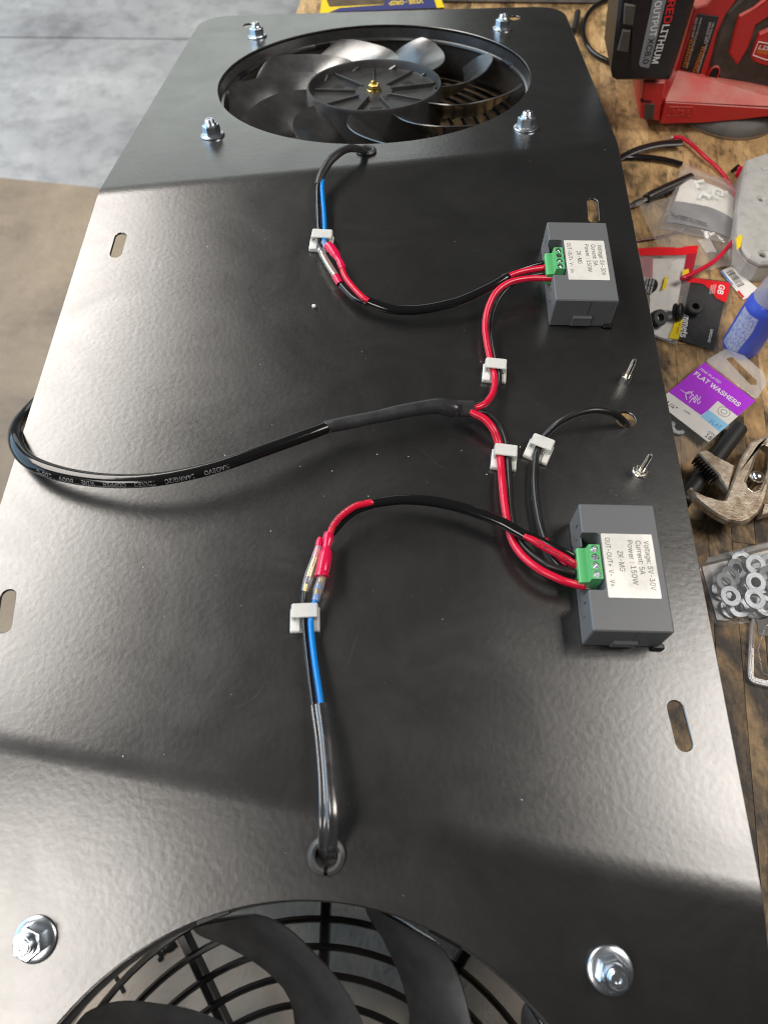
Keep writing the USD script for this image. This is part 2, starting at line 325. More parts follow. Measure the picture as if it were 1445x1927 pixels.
def tube(pts, n=14, sub=6, oval=(1, 1), cap=True, prof=None, rough=0, raw=False):
    """tube along (x, y, z, r) points; oval scales the cross-section sideways and upwards"""
    p = np.asarray(pts, float)
    q = p if raw else spline(p, sub)
    c, r = q[:, :3], q[:, 3]
    if rough:
        r = r * (1 + rough * (meshkit.noise(np.column_stack([c[:, :2] / 9, np.zeros(len(c))])) - .5))
    t, s, u = frames(c); a = np.linspace(0, 2 * np.pi, n, endpoint=False)
    ca, sa = np.cos(a) * oval[0], np.sin(a) * oval[1]
    if prof is not None: ca, sa = prof[:, 0], prof[:, 1]; n = len(prof)
    v = c[:, None] + r[:, None, None] * (s[:, None] * ca[None, :, None] + u[:, None] * sa[None, :, None])
    m = len(c); f = []
    for i in range(m - 1):
        for j in range(n):
            k = (j + 1) % n
            f += [(i * n + j, i * n + k, (i + 1) * n + k), (i * n + j, (i + 1) * n + k, (i + 1) * n + j)]
    v = v.reshape(-1, 3)
    if cap:
        v = np.vstack([v, c[:1], c[-1:]])
        for j in range(n):
            k = (j + 1) % n
            f += [(m * n, k, j), (m * n + 1, (m - 1) * n + j, (m - 1) * n + k)]
    f = np.array(f); tm = tmesh(v, f)
    if tm.volume < 0: tm = tmesh(v, f[:, ::-1])
    return tm
def text2(txt, width=None, height=None, depth=.08, bold=False):
    t = meshkit.text_mesh(txt, 10.0, depth, bold); v = np.array(t.vertices)
    w = v[:, 0].max() - v[:, 0].min(); v[:, 0] -= v[:, 0].min()
    if height: v[:, 1] *= height / 10; 
    k = (width / w) if width else (height / 10); v[:, 0] *= k
    return tmesh(v, t.faces)
def place(mesh, origin, ex, ey):
    """put a mesh's x and y along ex and ey"""
    ex, ey = np.array(ex, float), np.array(ey, float); ex /= np.linalg.norm(ex); ey -= ex * (ex @ ey); ey /= np.linalg.norm(ey)
    v, f = arr(mesh); n = np.cross(ex, ey)
    return tmesh(np.array(origin) + v[:, :1] * ex + v[:, 1:2] * ey + v[:, 2:3] * n, f)
def text_flat(txt, a, b, z, h, depth=.08, bold=False, fit=True):
    """lettering lying flat, baseline from a to b"""
    a, b = np.array(a, float), np.array(b, float); d = b - a; w = np.linalg.norm(d); d /= w
    return place(text2(txt, w if fit else None, h, depth, bold), (*a, z), (*d, 0), (-d[1], d[0], 0))
def text_up(txt, a, b, y, h, depth=.1, bold=False):
    """lettering on an upright face at y (facing -y), baseline from a to b in (x, z)"""
    a, b = np.array(a, float), np.array(b, float); d = b - a; w = np.linalg.norm(d); d /= w
    return place(text2(txt, w, h, depth, bold), (a[0], y, a[1]), (d[0], 0, d[1]), (-d[1], 0, d[0]))
def text_wrap(txt, pts, s0, s1, ang, h, k=1.01, oval=(1, 1)):
    """lettering round a tube: along its length from s0 to s1 (mm from its first point; s1 < s0 reads backwards), ang degrees up from its side"""
    q = spline(np.asarray(pts, float), 10); c, r = q[:, :3], q[:, 3]
    L = np.r_[0, np.cumsum(np.linalg.norm(np.diff(c, axis=0), axis=1))]; t, s, u = frames(c)
    m = text2(txt, abs(s1 - s0), h, .06); v, f = arr(m); sg = 1 if s1 > s0 else -1
    at = s0 + sg * v[:, 0]; ip = lambda A: np.stack([np.interp(at, L, A[:, i]) for i in range(3)], 1)
    C, S, Uu, R = ip(c), ip(s), ip(u), np.interp(at, L, r)
    th = math.radians(ang) + sg * (v[:, 1] - h / 2) / R
    rr = R * k + v[:, 2]
    o = C + S * (rr * np.cos(th) * oval[0])[:, None] + Uu * (rr * np.sin(th) * oval[1])[:, None]
    return tmesh(o, f)
class Patch:
    """thin wrinkled sheet between four corners (in order round it)"""
    def __init__(s, c, z, amp=1., puff=0., seed=0, freq=.05, zc=(0, 0, 0, 0)):
        s.c = np.array(c, float); s.z, s.amp, s.puff, s.seed, s.freq, s.zc = z, amp, puff, seed, freq, zc
    def at(s, a, b, off=0.):
        w = np.stack([(1 - a) * (1 - b), a * (1 - b), a * b, (1 - a) * b], -1)
        xy = w @ s.c
        n = meshkit.fbm(np.column_stack([xy * s.freq, np.full(len(xy), .3)]), 3, s.seed)
        z = s.z + w @ np.array(s.zc, float) + s.amp * n + s.puff * (np.clip(16 * a * (1 - a) * b * (1 - b), 0, 1) ** .6) + off
        return np.column_stack([xy, z])
    def mesh(s, a0=0, a1=1, b0=0, b1=1, n=14, off=0., th=.25):
        a, b = np.meshgrid(np.linspace(a0, a1, n + 1), np.linspace(b0, b1, n + 1), indexing='ij')
        t = s.at(a.ravel(), b.ravel(), off); m = n + 1; f = []
        for i in range(n):
            for j in range(n):
                k = i * m + j; f += [(k, k + m, k + m + 1), (k, k + m + 1, k + 1)]
        f = np.array(f); N = len(t); e = np.vstack([f[:, [0, 1]], f[:, [1, 2]], f[:, [2, 0]]]); es = set(map(tuple, e.tolist()))
        if th == 0:
            d = np.cross(t[f[0, 1]] - t[f[0, 0]], t[f[0, 2]] - t[f[0, 0]])
            return tmesh(t, f if d[2] > 0 else f[:, ::-1])
        side = []
        for i, j in es:
            if (j, i) not in es: side += [(i, i + N, j + N), (i, j + N, j)]
        tm = tmesh(np.vstack([t, t - [0, 0, th]]), np.vstack([f, f[:, ::-1] + N, side]))
        if tm.volume < 0: tm = tmesh(tm.vertices, tm.faces[:, ::-1])
        return tm
def rotz(d):
    a = math.radians(d); return np.array([[math.cos(a), -math.sin(a), 0, 0], [math.sin(a), math.cos(a), 0, 0], [0, 0, 1, 0], [0, 0, 0, 1.]])

# ================================================================= the setting
BZ = -145.0                                    # bench top
FZ = -1025.0                                   # floor
fl = cat([trimesh.creation.box(bounds=[(-9000, -5000, FZ - 60), (7000, 2272, FZ)]), trimesh.creation.box(bounds=[(-9000, 2279, FZ - 60), (7000, 12000, FZ)]),
          trimesh.creation.box(bounds=[(-9000, 2272, FZ - 60), (7000, 2279, FZ - 14)])])
single('concrete_floor', fl, concrete, 'grey concrete garage floor with a straight joint, left of the bench', kind='structure', smooth=False)
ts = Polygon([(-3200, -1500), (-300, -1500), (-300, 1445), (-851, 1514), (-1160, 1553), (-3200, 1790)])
single('tan_floor_shade', slab(ts, FZ + .5, FZ + 4, 1), tan_shade, 'flat tan slab added over the concrete floor beside the bench, shade in its colour', 'floor shade')  # added slab: the shade on this part of the floor is in its colour


# ---------------------------------------------------------------- lamps of the garage: ceiling fittings, the open door's light, an added far glow
def lamp(name, label, pos, target, w, h, strength, col):
    """flat glowing panel in a frame, shining towards target (metres)"""
    pos, target = np.array(pos, float) * 1000, np.array(target, float) * 1000
    z = target - pos; z /= np.linalg.norm(z)
    x = np.cross([0, 1., 0] if abs(z[2]) > .9 else [0, 0, 1.], z); x /= np.linalg.norm(x); y = np.cross(z, x)
    m4 = np.eye(4); m4[:3, 0], m4[:3, 1], m4[:3, 2], m4[:3, 3] = x, y, z, pos
    t = Thing(name, label, 'lamp', mat=m4)
    e = mat(name + '_glow', {'e': ('emission', {'color': col, 'strength': strength})}, [], 'e.emission')
    W_, H_ = w * 500, h * 500
    t.part('glowing_panel', tmesh([(-W_, -H_, 0), (W_, -H_, 0), (W_, H_, 0), (-W_, H_, 0)], [(0, 1, 2), (0, 2, 3)]), e, smooth=False)
    t.part('frame', slab(sbox(-W_ - 40, -H_ - 40, W_ + 40, H_ + 40).difference(sbox(-W_ - 2, -H_ - 2, W_ + 2, H_ + 2)), -60, 20, 5), black_plastic, smooth=False)
    t.part('back_plate', cbox(-W_ - 38, W_ + 38, -H_ - 38, H_ + 38, -70, -20, 4), black_plastic, smooth=False)
lamp('ceiling_lamp', 'long warm ceiling lamp left of the bench', (-1.65, 1.65, 2.0), (-1.65, 1.65, 0), .9, 3.1, 10.0, (1, .89, .70))
lamp('ceiling_lamp', 'shorter warm ceiling lamp behind the photographer on the left', (-1.45, -1.62, 2.0), (-1.45, -1.62, 0), .95, 1.3, 7.0, (1, .91, .76))
lamp('ceiling_lamp', 'wide warm ceiling lamp above the right end of the bench', (1.52, .10, 2.0), (1.52, .10, 0), 1.2, .95, 11.0, (1, .94, .87))
lamp('door_opening', 'cool daylight from the open garage door on the left', (-3.6, 1.0, 1.1), (0, .4, .2), 5.2, 3.2, 2.3, (.50, .75, 1.0))
lamp('far_fill_panel', 'added pale glowing panel standing in for the far side of the garage', (-3.3, 9.0, 1.1), (-2.0, 0, .9), 7.0, 2.2, 1.3, (.94, 1.0, .96))  # added emitter, stands in for the far garage mirrored in the metal

# ---------------------------------------------------------------- workbench of timber strips
bd = math.radians(BENCH_DEG); BD = np.array([math.sin(bd), math.cos(bd)]); BN = np.array([math.cos(bd), -math.sin(bd)]); BO = np.array([-112., 770.])
def bxy(s, t): return BO + BN * s - BD * t      # s to the right of the left edge, t towards the camera from the far edge
bench = Thing('workbench', 'stained timber-strip workbench under the black panel', 'workbench', (100, 200, FZ))
rb = random.Random(3)
s = 0.0; k = 0
while s < 800:
    w = 19.0; t = -270 - rb.uniform(20, 200)
    while t < 1250:
        L = rb.uniform(260, 520); t0, t1 = max(t, -270), min(t + L, 1250)
        if t1 > t0 + 8:
            dz = rb.uniform(-.2, .12)
            v, f = arr(cbox(s + .06, s + w - .06, -t1 + .1, -t0 - .1, -40, dz, .25))
            xy = BO + v[:, :1] * BN + v[:, 1:2] * BD
            bench.part('timber_strip', tmesh(np.column_stack([xy, v[:, 2] + BZ]), f), woods[rb.choice([0, 0, 1, 1, 2, 3])], smooth=False)
        t += L
    s += w; k += 1
for sx in (20, 770):
    for ty in (-210, 1190):
        c = bxy(sx, ty)
        bench.part('leg', cbox(c[0] - 40, c[0] + 40, c[1] - 40, c[1] + 40, FZ, BZ - 41, 3), woods[1], smooth=False)

# brown paper under the near fan, with marker strokes
paper = Patch([(-185, -238), (196, -248), (190, -760), (-200, -760)], BZ + 1.2, amp=5.0, seed=4, freq=.022)
pp = Thing('brown_paper', 'creased brown kraft paper under the near fan with black marker strokes', 'paper', (30, -450, BZ))
pp.part('sheet', paper.mesh(n=60, th=.3), kraft, smooth=50)
for st in [[(-115.1,-314.1),(-108.0,-320.2),(-109.6,-322.5)],[(-101.2,-311.9),(-106.4,-317.8),(-109.3,-320.2)],[(-107.8,-317.3),(-103.2,-316.6),(-99.6,-313.6)],[(-135.9,-330.3),(-131.2,-335.5),(-127.7,-339.8)]]:
    q = np.array(st, float)
    z = paper.z + paper.amp * meshkit.fbm(np.column_stack([q * paper.freq, np.full(len(q), .3)]), 3, paper.seed) + .35
    pp.part('marker_stroke', tube(np.column_stack([q, z, np.full(len(q), 1.3)]), 6, 4, oval=(1, .15)), black_print)

# ================================================================= black sheet-metal panel with two bends
T9, Y0, TAU, THK = math.radians(9.243), 243.76, math.radians(12.25), 2.0
RB = 7.0                                         # half width of each bend, along the sheet
def sheet(X, Y, h=0.):
    """flat blank coordinates -> bent panel; h above its upper face"""
    X, Y, h = np.broadcast_arrays(np.asarray(X, float), np.asarray(Y, float), np.asarray(h, float))
    sg = np.where(Y >= 0, 1., -1.); dy = np.abs(Y) - Y0
    a = X * math.cos(T9) + dy * math.sin(T9); b = -X * math.sin(T9) + dy * math.cos(T9)
    # bend: angle grows evenly from b = -RB to RB
    th = np.clip((b + RB) / (2 * RB), 0, 1) * TAU; Rr = 2 * RB / TAU
    bb = np.where(b < -RB, b, np.where(b < RB, -RB + Rr * np.sin(th), 0)); z = np.where(b < -RB, 0, -(Rr * (1 - np.cos(th))))
    far = b >= RB
    bb = np.where(far, -RB + Rr * math.sin(TAU) + (b - RB) * math.cos(TAU), bb); z = np.where(far, -Rr * (1 - math.cos(TAU)) - (b - RB) * math.sin(TAU), z)
    bb = bb + h * np.sin(th); z = z + h * np.cos(th)
    x = a * math.cos(T9) - bb * math.sin(T9); y = a * math.sin(T9) + bb * math.cos(T9) + Y0
    return np.stack([x, sg * y, z], -1)
def sheet_frame(X, Y):
    o = sheet(X, Y); ex = sheet(X + 1, Y) - o; ey = sheet(X, Y + 1) - o
    ex /= np.linalg.norm(ex); ey -= ex * (ex @ ey); ey /= np.linalg.norm(ey)
    m = np.eye(4); m[:3, 0], m[:3, 1], m[:3, 2], m[:3, 3] = ex, ey, np.cross(ex, ey), o
    return m
HOLES = {'far': (0, 440), 'near': (-3, -440)}
RH = 153.8
outline = rounded([(-211, -642), (211, -642), (211, 642), (-211, 642)], 34)
def obround(x0, y0, x1, y1, r): return LineString([(x0, y0), (x1, y1)]).buffer(r, quad_segs=8)
cut = [Point(*HOLES[k]).buffer(RH, quad_segs=40) for k in HOLES]
cut += [obround(-183, 158.5, -183, 140.5, 4.2), obround(182, 205, 181, 186, 4.2), obround(-189.3, -136, -187, -153.5, 4.2), obround(183.8, -190, 185.4, -207.5, 4.2)]
cut += [obround(-150.5, 603, -150.5, 606, 6), obround(152.5, 603, 152.5, 606, 6), Point(181.6, -3.4).buffer(6.2, quad_segs=8), Point(1, 271).buffer(8), Point(2.5, -267).buffer(8)]
NUTS = [(-137.2, 309.5), (137.8, 311), (-134.5, 565), (136.5, 569.5), (-137.9, -307.4), (137.3, -310.7)]
blank = outline.difference(unary_union(cut))
# strips along the bends so that they come out smooth
def band(b0, b1, sg):
    c, s_ = math.cos(T9), math.sin(T9); q = []
    for a, b in ((-600, b0), (600, b0), (600, b1), (-600, b1)):
        q.append((a * c - b * s_, sg * (a * s_ + b * c + Y0)))
    return Polygon(q)
pieces = []
edges_b = [-RB, -RB * .6, -RB * .2, RB * .2, RB * .6, RB]
mid = blank
for sg in (1, -1):
    for b0, b1 in zip(edges_b[:-1], edges_b[1:]): pieces.append(blank.intersection(band(b0, b1, sg)))
    pieces.append(blank.intersection(band(RB, 900, sg))); mid = mid.difference(band(-RB, 900, sg))
pieces.append(mid)
panel_mesh = slab(pieces, -THK, 0, .45, sheet)
panel = Thing('fan_shroud_panel', 'large black powder-coated metal panel with two bends and two fan holes', 'metal panel', (0, 0, 0))
panel.part('sheet_metal', panel_mesh, panel_mat, smooth=30)
rs = random.Random(11)
# dust specks and crumbs
sp = []
for i in range(210):
    X, Y = rs.uniform(-200, 200), rs.triangular(-330, 300, -60)
    if not blank.buffer(-3).contains(Point(X, Y)): continue
    r = .08 + .22 * rs.random() ** 4
    m = trimesh.creation.icosphere(0, r); m.apply_scale([rs.uniform(.6, 2.0), rs.uniform(.6, 1.5), .5]); m.apply_transform(rotz(rs.uniform(0, 360))); m.apply_translation(sheet(X, Y, .1)); sp.append(m)
single('dust_specks', cat(sp), card_white, 'fine white dust specks scattered over the black panel', 'dust', kind='stuff', smooth=False)
scr = []
for i in range(9):
    X, Y = rs.uniform(-150, 150), rs.uniform(-210, 200); a = rs.uniform(0, 6.28); q = []
    for k in range(6):
        q.append((*sheet(X, Y, .005), .035)); a += rs.uniform(-.25, .25); X += 4.5 * math.cos(a); Y += 4.5 * math.sin(a)
    if all(blank.buffer(-2).contains(Point(*p_)) for p_ in [(X, Y)]): scr.append(tube(q, 5, 4, oval=(1, .4)))
panel.part('scratches', cat(scr), simple('scratch_grey', (.10, .10, .10), .5), kind='stuff')
cx, cy = (-29.3, 89.6)
m = trimesh.creation.icosphere(2, 1.5); m.vertices *= 1 + .25 * (meshkit.noise(m.vertices * 1.2) - .5)[:, None]; m.apply_translation((cx, cy, 1.3))
single('white_crumb', m, card_white, 'small round white crumb lying on the panel below the upper connector', 'crumb', smooth=True)

# ---------------------------------------------------------------- cooling fans
def make_fan(mat4, label):
    t = Thing('cooling_fan', label, 'fan', mat=mat4, group='cooling fans under the panel')
    # shroud
    t.part('shroud_ring', lathe([(178, -3.0), (178, -7), (157, -8), (156, -50), (153.6, -50), (152.6, -16), (151.0, -15.6), (150.2, -14.2), (150.7, -12.4), (152.6, -11.8), (153.5, -3.0)], 96, True), fan_mat, smooth=40)
    for i in range(8):
        a = math.radians(i * 45 + 20)
        m = cbox(149.8, 153.0, -9, 9, -16, -11.4, .6); v, f = arr(m); v = v @ rotz(math.degrees(a))[:3, :3].T
        t.part('shroud_tab', tmesh(v, f), grille_mat)
    def ringp(r, z, h, w):
        return lathe([(r - w, z), (r - w * .45, z + h), (r + w * .45, z + h), (r + w, z), (r + w * .6, z - h), (r - w * .6, z - h)], 88, True)
    for r in (147.2, 133.7, 120.3, 106.9, 93.5, 80.1, 66.7):
        t.part('grille_ring', ringp(r, -50, 1.9, 1.9), grille_mat, smooth=50)
    for i in range(11):
        a = 90 + i * 360 / 11
        v, f = arr(cbox(40, 155, -2.6, 2.6, -60, -50.5, .8)); t.part('grille_rib', tmesh(v @ rotz(a)[:3, :3].T, f), grille_mat)
    t.part('motor', lathe([(0, -78), (52, -78), (56, -74), (58, -52), (58, -46), (0, -46)], 48), black_plastic)
    # hub: open cup with radial ribs
    t.part('hub', lathe([(67, -44), (67.6, -9), (66.8, -6.6), (65.2, -6.6), (64.3, -8.6), (63.2, -13.5), (58, -15.5), (20, -15.5), (18.5, -13.0), (0, -13.0)], 72), hub_mat, smooth=40)
    for i in range(9):
        v, f = arr(cbox(17, 64, -.9, .9, -17, -12.6 if i % 3 else -11.6, .4)); t.part('hub_rib', tmesh(v @ rotz(i * 40 + 8)[:3, :3].T, f), hub_mat)
    for i in range(3):
        v, f = arr(cbox(36, 46, -6, 6, -15.6, -15.3, .1)); t.part('hub_slot', tmesh(v @ rotz(i * 120 + 30)[:3, :3].T, f), dark_void)
    p = t.part('hub_nut', cat([lathe([(7.4, -13.0), (7.4, -11.6), (6.6, -11.2)], 20), trimesh.Trimesh(*arr(hexa(5.0, -11.4, -7.0))), lathe([(2.8, -7), (2.8, -4.6), (2, -4), (0, -3.9)], 14)]), brass)
    # blades
    R = np.array([62, 76, 90, 104, 118, 132, 145, 149.5]); low = np.array([103, 99, 97, 98.5, 104.5, 111, 117.5, 119]); high = np.array([66, 68, 71, 76.5, 84, 92, 98.0, 101.0])
    rr = np.r_[np.linspace(62, 134, 14), 138, 141, 143.5, 145.6, 147, 147.8]; lo, hi = np.interp(rr, R, low), np.interp(rr, R, high)
    ker = np.array([.25, .5, .25])
    for arr_ in (lo, hi): arr_[1:-1] = np.convolve(arr_, ker, 'valid')
    sh_k = .34 * np.clip((rr - 136) / 13.5, 0, 1) ** 2.6; cc, hw = (lo + hi) / 2, (lo - hi) / 2
    lo, hi = cc + hw * (1 - sh_k * .7), cc - hw * (1 - sh_k)
    zl, zh = np.interp(rr, [62, 150], [-40, -31]), np.interp(rr, [62, 150], [-11, -9.5])
    u = np.linspace(0, 1, 9)
    top = []
    for i in range(len(rr)):
        a = np.radians(lo[i] + (hi[i] - lo[i]) * u); z = zl[i] + (zh[i] - zl[i]) * (u ** 1.25) + 5.2 * np.sin(np.pi * u) * (1 - .3 * (rr[i] - 62) / 88)
        top.append(np.column_stack([rr[i] * np.cos(a), rr[i] * np.sin(a), z]))
    top = np.array(top); n0, n1 = top.shape[:2]
    du, dv = np.gradient(top, axis=1), np.gradient(top, axis=0); nn = np.cross(du, dv); nn /= np.linalg.norm(nn, axis=-1, keepdims=True)
    if nn[..., 2].mean() < 0: nn = -nn
    th = 1.1 * (1 - .55 * np.abs(2 * u - 1) ** 3); A, B = top + nn * th[None, :, None], top - nn * th[None, :, None]
    # closed shell: loop round the chord
    loop = np.concatenate([A, B[:, ::-1]], 1); k = loop.shape[1]; f = []
    for i in range(n0 - 1):
        for j in range(k):
            q = (j + 1) % k; f += [(i * k + j, i * k + q, (i + 1) * k + q), (i * k + j, (i + 1) * k + q, (i + 1) * k + j)]
    v = loop.reshape(-1, 3); v = np.vstack([v, loop[0].mean(0), loop[-1].mean(0)]); c0 = n0 * k
    for j in range(k):
        q = (j + 1) % k; f += [(c0, q, j), (c0 + 1, (n0 - 1) * k + j, (n0 - 1) * k + q)]
    f = np.array(f); bl = tmesh(v, f)
    if bl.volume < 0: bl = tmesh(v, f[:, ::-1])
    for i in range(10):
        t.part('blade', tmesh(np.array(bl.vertices) @ rotz(i * 36)[:3, :3].T, bl.faces), fan_mat, smooth=60)
    return t
def hexa(af, z0, z1, c=.8):
    r = af / math.cos(math.pi / 6); P_ = []
    for i in range(6):
        a = math.radians(60 * i + 12)
        P_ += [(r * math.cos(a), r * math.sin(a), z0), (r * math.cos(a), r * math.sin(a), z1 - c), ((r - c) * math.cos(a), (r - c) * math.sin(a), z1)]
    return hull(P_)
mf = sheet_frame(*HOLES['near'])
fan0 = make_fan(mf, 'near black fan with curved blades over brown paper, at the bottom edge')
copy_thing(fan0, 'cooling_fan', sheet_frame(*HOLES['far']) @ rotz(5), 'far black fan with its whole hub and brass centre nut in view')

# ---------------------------------------------------------------- flange nuts on the fan bolts
def make_nut(m4, label):
    t = Thing('flange_nut', label, 'nut', mat=m4, group='zinc flange nuts holding the fans')
    t.part('flange', lathe([(0, 0.05), (10.4, .05), (10.7, .5), (10.5, 1.2), (9.9, 1.7), (7.6, 2.3), (0, 2.3)], 36), zinc, smooth=30)
    t.part('hexagon', hexa(6.7, 2.2, 9.2, .7), zinc, smooth=25)
    t.part('crown', lathe([(5.4, 9), (5.5, 10.2), (5.0, 11.0), (4.4, 11.0), (4.3, 10.4), (0, 10.4)], 24), zinc, smooth=30)
    th = []
    for z in np.arange(10.2, 13.2, .7): th += [(3.9, z), (4.25, z + .35)]
    t.part('bolt_end', lathe(th + [(3.9, 13.3), (3.2, 14), (1.6, 14), (1.3, 13.1), (0, 13.1)], 20), zinc, smooth=20)
    return t
nut_labels = ['zinc flange nut at the left of the far fan, on its near side', 'zinc flange nut at the right of the far fan, on its near side',
              'zinc flange nut at the back left of the far fan beside a small hole', 'zinc flange nut at the back right of the far fan beside a small hole',
              'zinc flange nut left of the near fan, in the bright area of panel', 'zinc flange nut right of the near fan, in the dark area of panel']
nut0 = None
for i, ((X, Y), lb) in enumerate(zip(NUTS, nut_labels)):
    m4 = sheet_frame(X, Y) @ rotz(37 * i)
    if nut0 is None: nut0 = make_nut(m4, lb)
    else: copy_thing(nut0, 'flange_nut', m4, lb)

# ---------------------------------------------------------------- two studs standing in the panel
def stud(c, washer, label):
    t = Thing('threaded_stud', label, 'stud', (*c, 0))
    o = lambda m: tmesh(arr(m)[0] + [*c, 0], arr(m)[1])
    if washer: t.part('washer', o(lathe([(1.9, .05), (4.9, .05), (5.0, .6), (4.4, 1.1), (1.9, 1.2)], 24, True)), steel, smooth=30)
    t.part('hexagon', o(hexa(3.3, 1.0 if washer else .05, 3.6, .5)), steel, smooth=20)
    t.part('pin', o(lathe([(1.75, .2), (1.75, 16.8), (1.5, 17.2), (1.45, 19.2), (1.0, 20.2), (0, 20.3)], 16)), steel, smooth=40)
stud((185.9, 30.5), False, 'steel stud standing on a small hexagon between the upper box and the cable hole')
stud((185.5, -42.7), True, 'steel stud standing on a round washer above the lower box')

# ---------------------------------------------------------------- grommets
def grommet(X, Y, r_out, r_in, label, slot=None):
    m4 = sheet_frame(X, Y)
    t = Thing('grommet', label, 'grommet', mat=m4)
    m = manifold3d.Manifold.revolve(manifold3d.CrossSection([[(r_in, -6), (r_in + 1.6, -6), (r_in + 1.6, 0.05), (r_out - .6, .05), (r_out, .9), (r_out - .5, 2.0), (r_in + 2, 2.9), (r_in + .6, 2.6), (r_in, 1.6)]]), 40)
    if slot is not None:
        b_ = manifold3d.Manifold.cube((r_out + 2, 2.0, 12)).translate((r_in * .6, -1.0, -7)).rotate((0, 0, slot)); m = m - b_
    t.part('rubber_ring', m, grommet_mat, smooth=35)
grommet(1, 271, 8.6, 4.6, 'small rubber grommet near the bend in front of the far fan')
grommet(2.5, -265.8, 9.4, 5.2, 'grey rubber grommet with a split lip at the foot of the thick sleeve', slot=-90)

# ================================================================= PWM controller boxes
BW, BL, BH = 42.65, 76.0, 25.0
def make_box(x, y, label, lower):
    t = Thing('controller_box', label, 'controller', (x, y, 0), group='grey controller boxes on the panel')
    o = np.array([x, y, 0])
    P_ = lambda m: tmesh(arr(m)[0] + o, arr(m)[1])
    n0, n1 = BL - 53, BL - 18.5
    c = cbox(0, BW, 0, BL, .05, BH, .7)
    pocket = manifold3d.Manifold.extrude(CS(rounded([(-14, n0), (9.6, n0), (9.6, n1), (-14, n1)], 2.2).exterior.coords), 30).translate((0, 0, 9.5))
    keep = cbox(-1, 1.0, n0 + 28.5, n1 + 1, 3, 19, .2)
    c = c - (pocket - keep)
    for yy in (11.5, 58.5):
        c = c - cbox(-1, .8, yy, yy + 4.5, 7, 8.6, .1) - cbox(-1, .8, yy, yy + 1.4, 7, 12.5, .1) - cbox(-1, .8, yy + 6.6, yy + 8.0, 13, 17.5, .1)
    t.part('case', P_(c), case_mat, smooth=25)
    # terminal block
    y1 = n1 - 7.2; y0 = y1 - 20.6
    prof = [(-2.6, 10), (-2.6, 18.6), (-1.8, 19.2), (2.4, 19.6), (2.9, 24.6), (9.0, 24.6), (9.0, 10)]
    q = manifold3d.Manifold.extrude(CS(prof), y1 - y0).to_mesh(); vv = np.array(q.vert_properties[:, :3]); vv = np.column_stack([vv[:, 0], vv[:, 2] + y0, vv[:, 1]])
    mm = manifold3d.Manifold(manifold3d.Mesh(vv.astype(np.float32), np.array(q.tri_verts)[:, ::-1].astype(np.uint32)))
    ys = [y1 - 2.7 - 5.08 * i for i in range(4)]
    for yy in ys:
        mm = mm - manifold3d.Manifold.cylinder(4, 2.15, 2.15, 20).translate((5.9, yy, 22.6))
        mm = mm - cbox(-4, 1, yy - 1.9, yy + 1.9, 11, 15.6, .2)
    for yy in ys[:3]: mm = mm - cbox(2.5, 10, yy - 2.64, yy - 2.44, 24.2, 26, .02)
    tb = t.part('terminal_block', P_(mm), green_mat, smooth=25)
    for k_, yy in enumerate(ys):
        sc = manifold3d.Manifold.cylinder(1.4, 2.05, 1.9, 20).translate((5.9, yy, 22.7))
        a = (20, 75, 40, 110)[k_]
        sl = cbox(-3, 3, -.35, .35, 0, 2, .02).rotate((0, 0, a)).translate((5.9, yy, 23.4)) + cbox(-3, 3, -.3, .3, 0, 2, .02).rotate((0, 0, a + 90)).translate((5.9, yy, 23.6))
        t.part('screw', P_(sc - sl), zinc, parent=tb, smooth=25)
    # label with print
    lb = t.part('label', P_(slab(rounded([(10.3, BL - 57.2), (38.6, BL - 57.2), (38.6, BL - 19.0), (10.3, BL - 19.0)], .6), BH + .02, BH + .14)), label_mat, smooth=False)
    zt = BH + .16
    for txt, xx, ya, yb, h in (('Voltage: 5V-30V', 33.6, 23.0, 52.6, 2.9), ('Current: 5A', 29.0, 23.0, 43.5, 2.9), ('Power : 150W', 24.4, 23.0, 49.6, 2.9), ('ZK-MG', 18.2, 29.5, 41.8, 3.0), ('OUT-OUT+  V-  V+', 12.2, 21.6, 50.8, 2.7)):
        t.part('lettering', text_flat(txt, (x + xx, y + BL - ya), (x + xx, y + BL - yb), zt, h, .03), ink, parent=lb, smooth=False)
    # latches, bezel corner
    cl = BW / 2
    lt = cat([P_(cbox(cl - 6.6, cl + 6.6, -1.3, -.02, 1.5, 10.6, .25)), P_(cbox(cl - 6.6, cl + 6.6, -2.2, -.02, 9.0, 10.4, .4))])
    t.part('latch', lt, case_mat)
    t.part('seam', P_(cbox(cl + 3, cl + 3.3, -.12, -.01, 10.8, BH - 1, .02)), black_plastic)
    t.part('bezel_tab', P_(cbox(BW - 5, BW + 2.2, -2.4, 1.5, .05, 3.0, 1)), black_plastic)
    t.part('bezel_tab', P_(cbox(-2.0, 3, BL - 22, BL - 16, .05, 2.4, 1)), black_plastic)
    return t
B1, B2 = (137.44, 76.21), (137.45, -156.36)
make_box(*B1, 'upper grey controller box with silver label, in front of a slot', False)
make_box(*B2, 'lower grey controller box with glare on its label, near the studs', True)

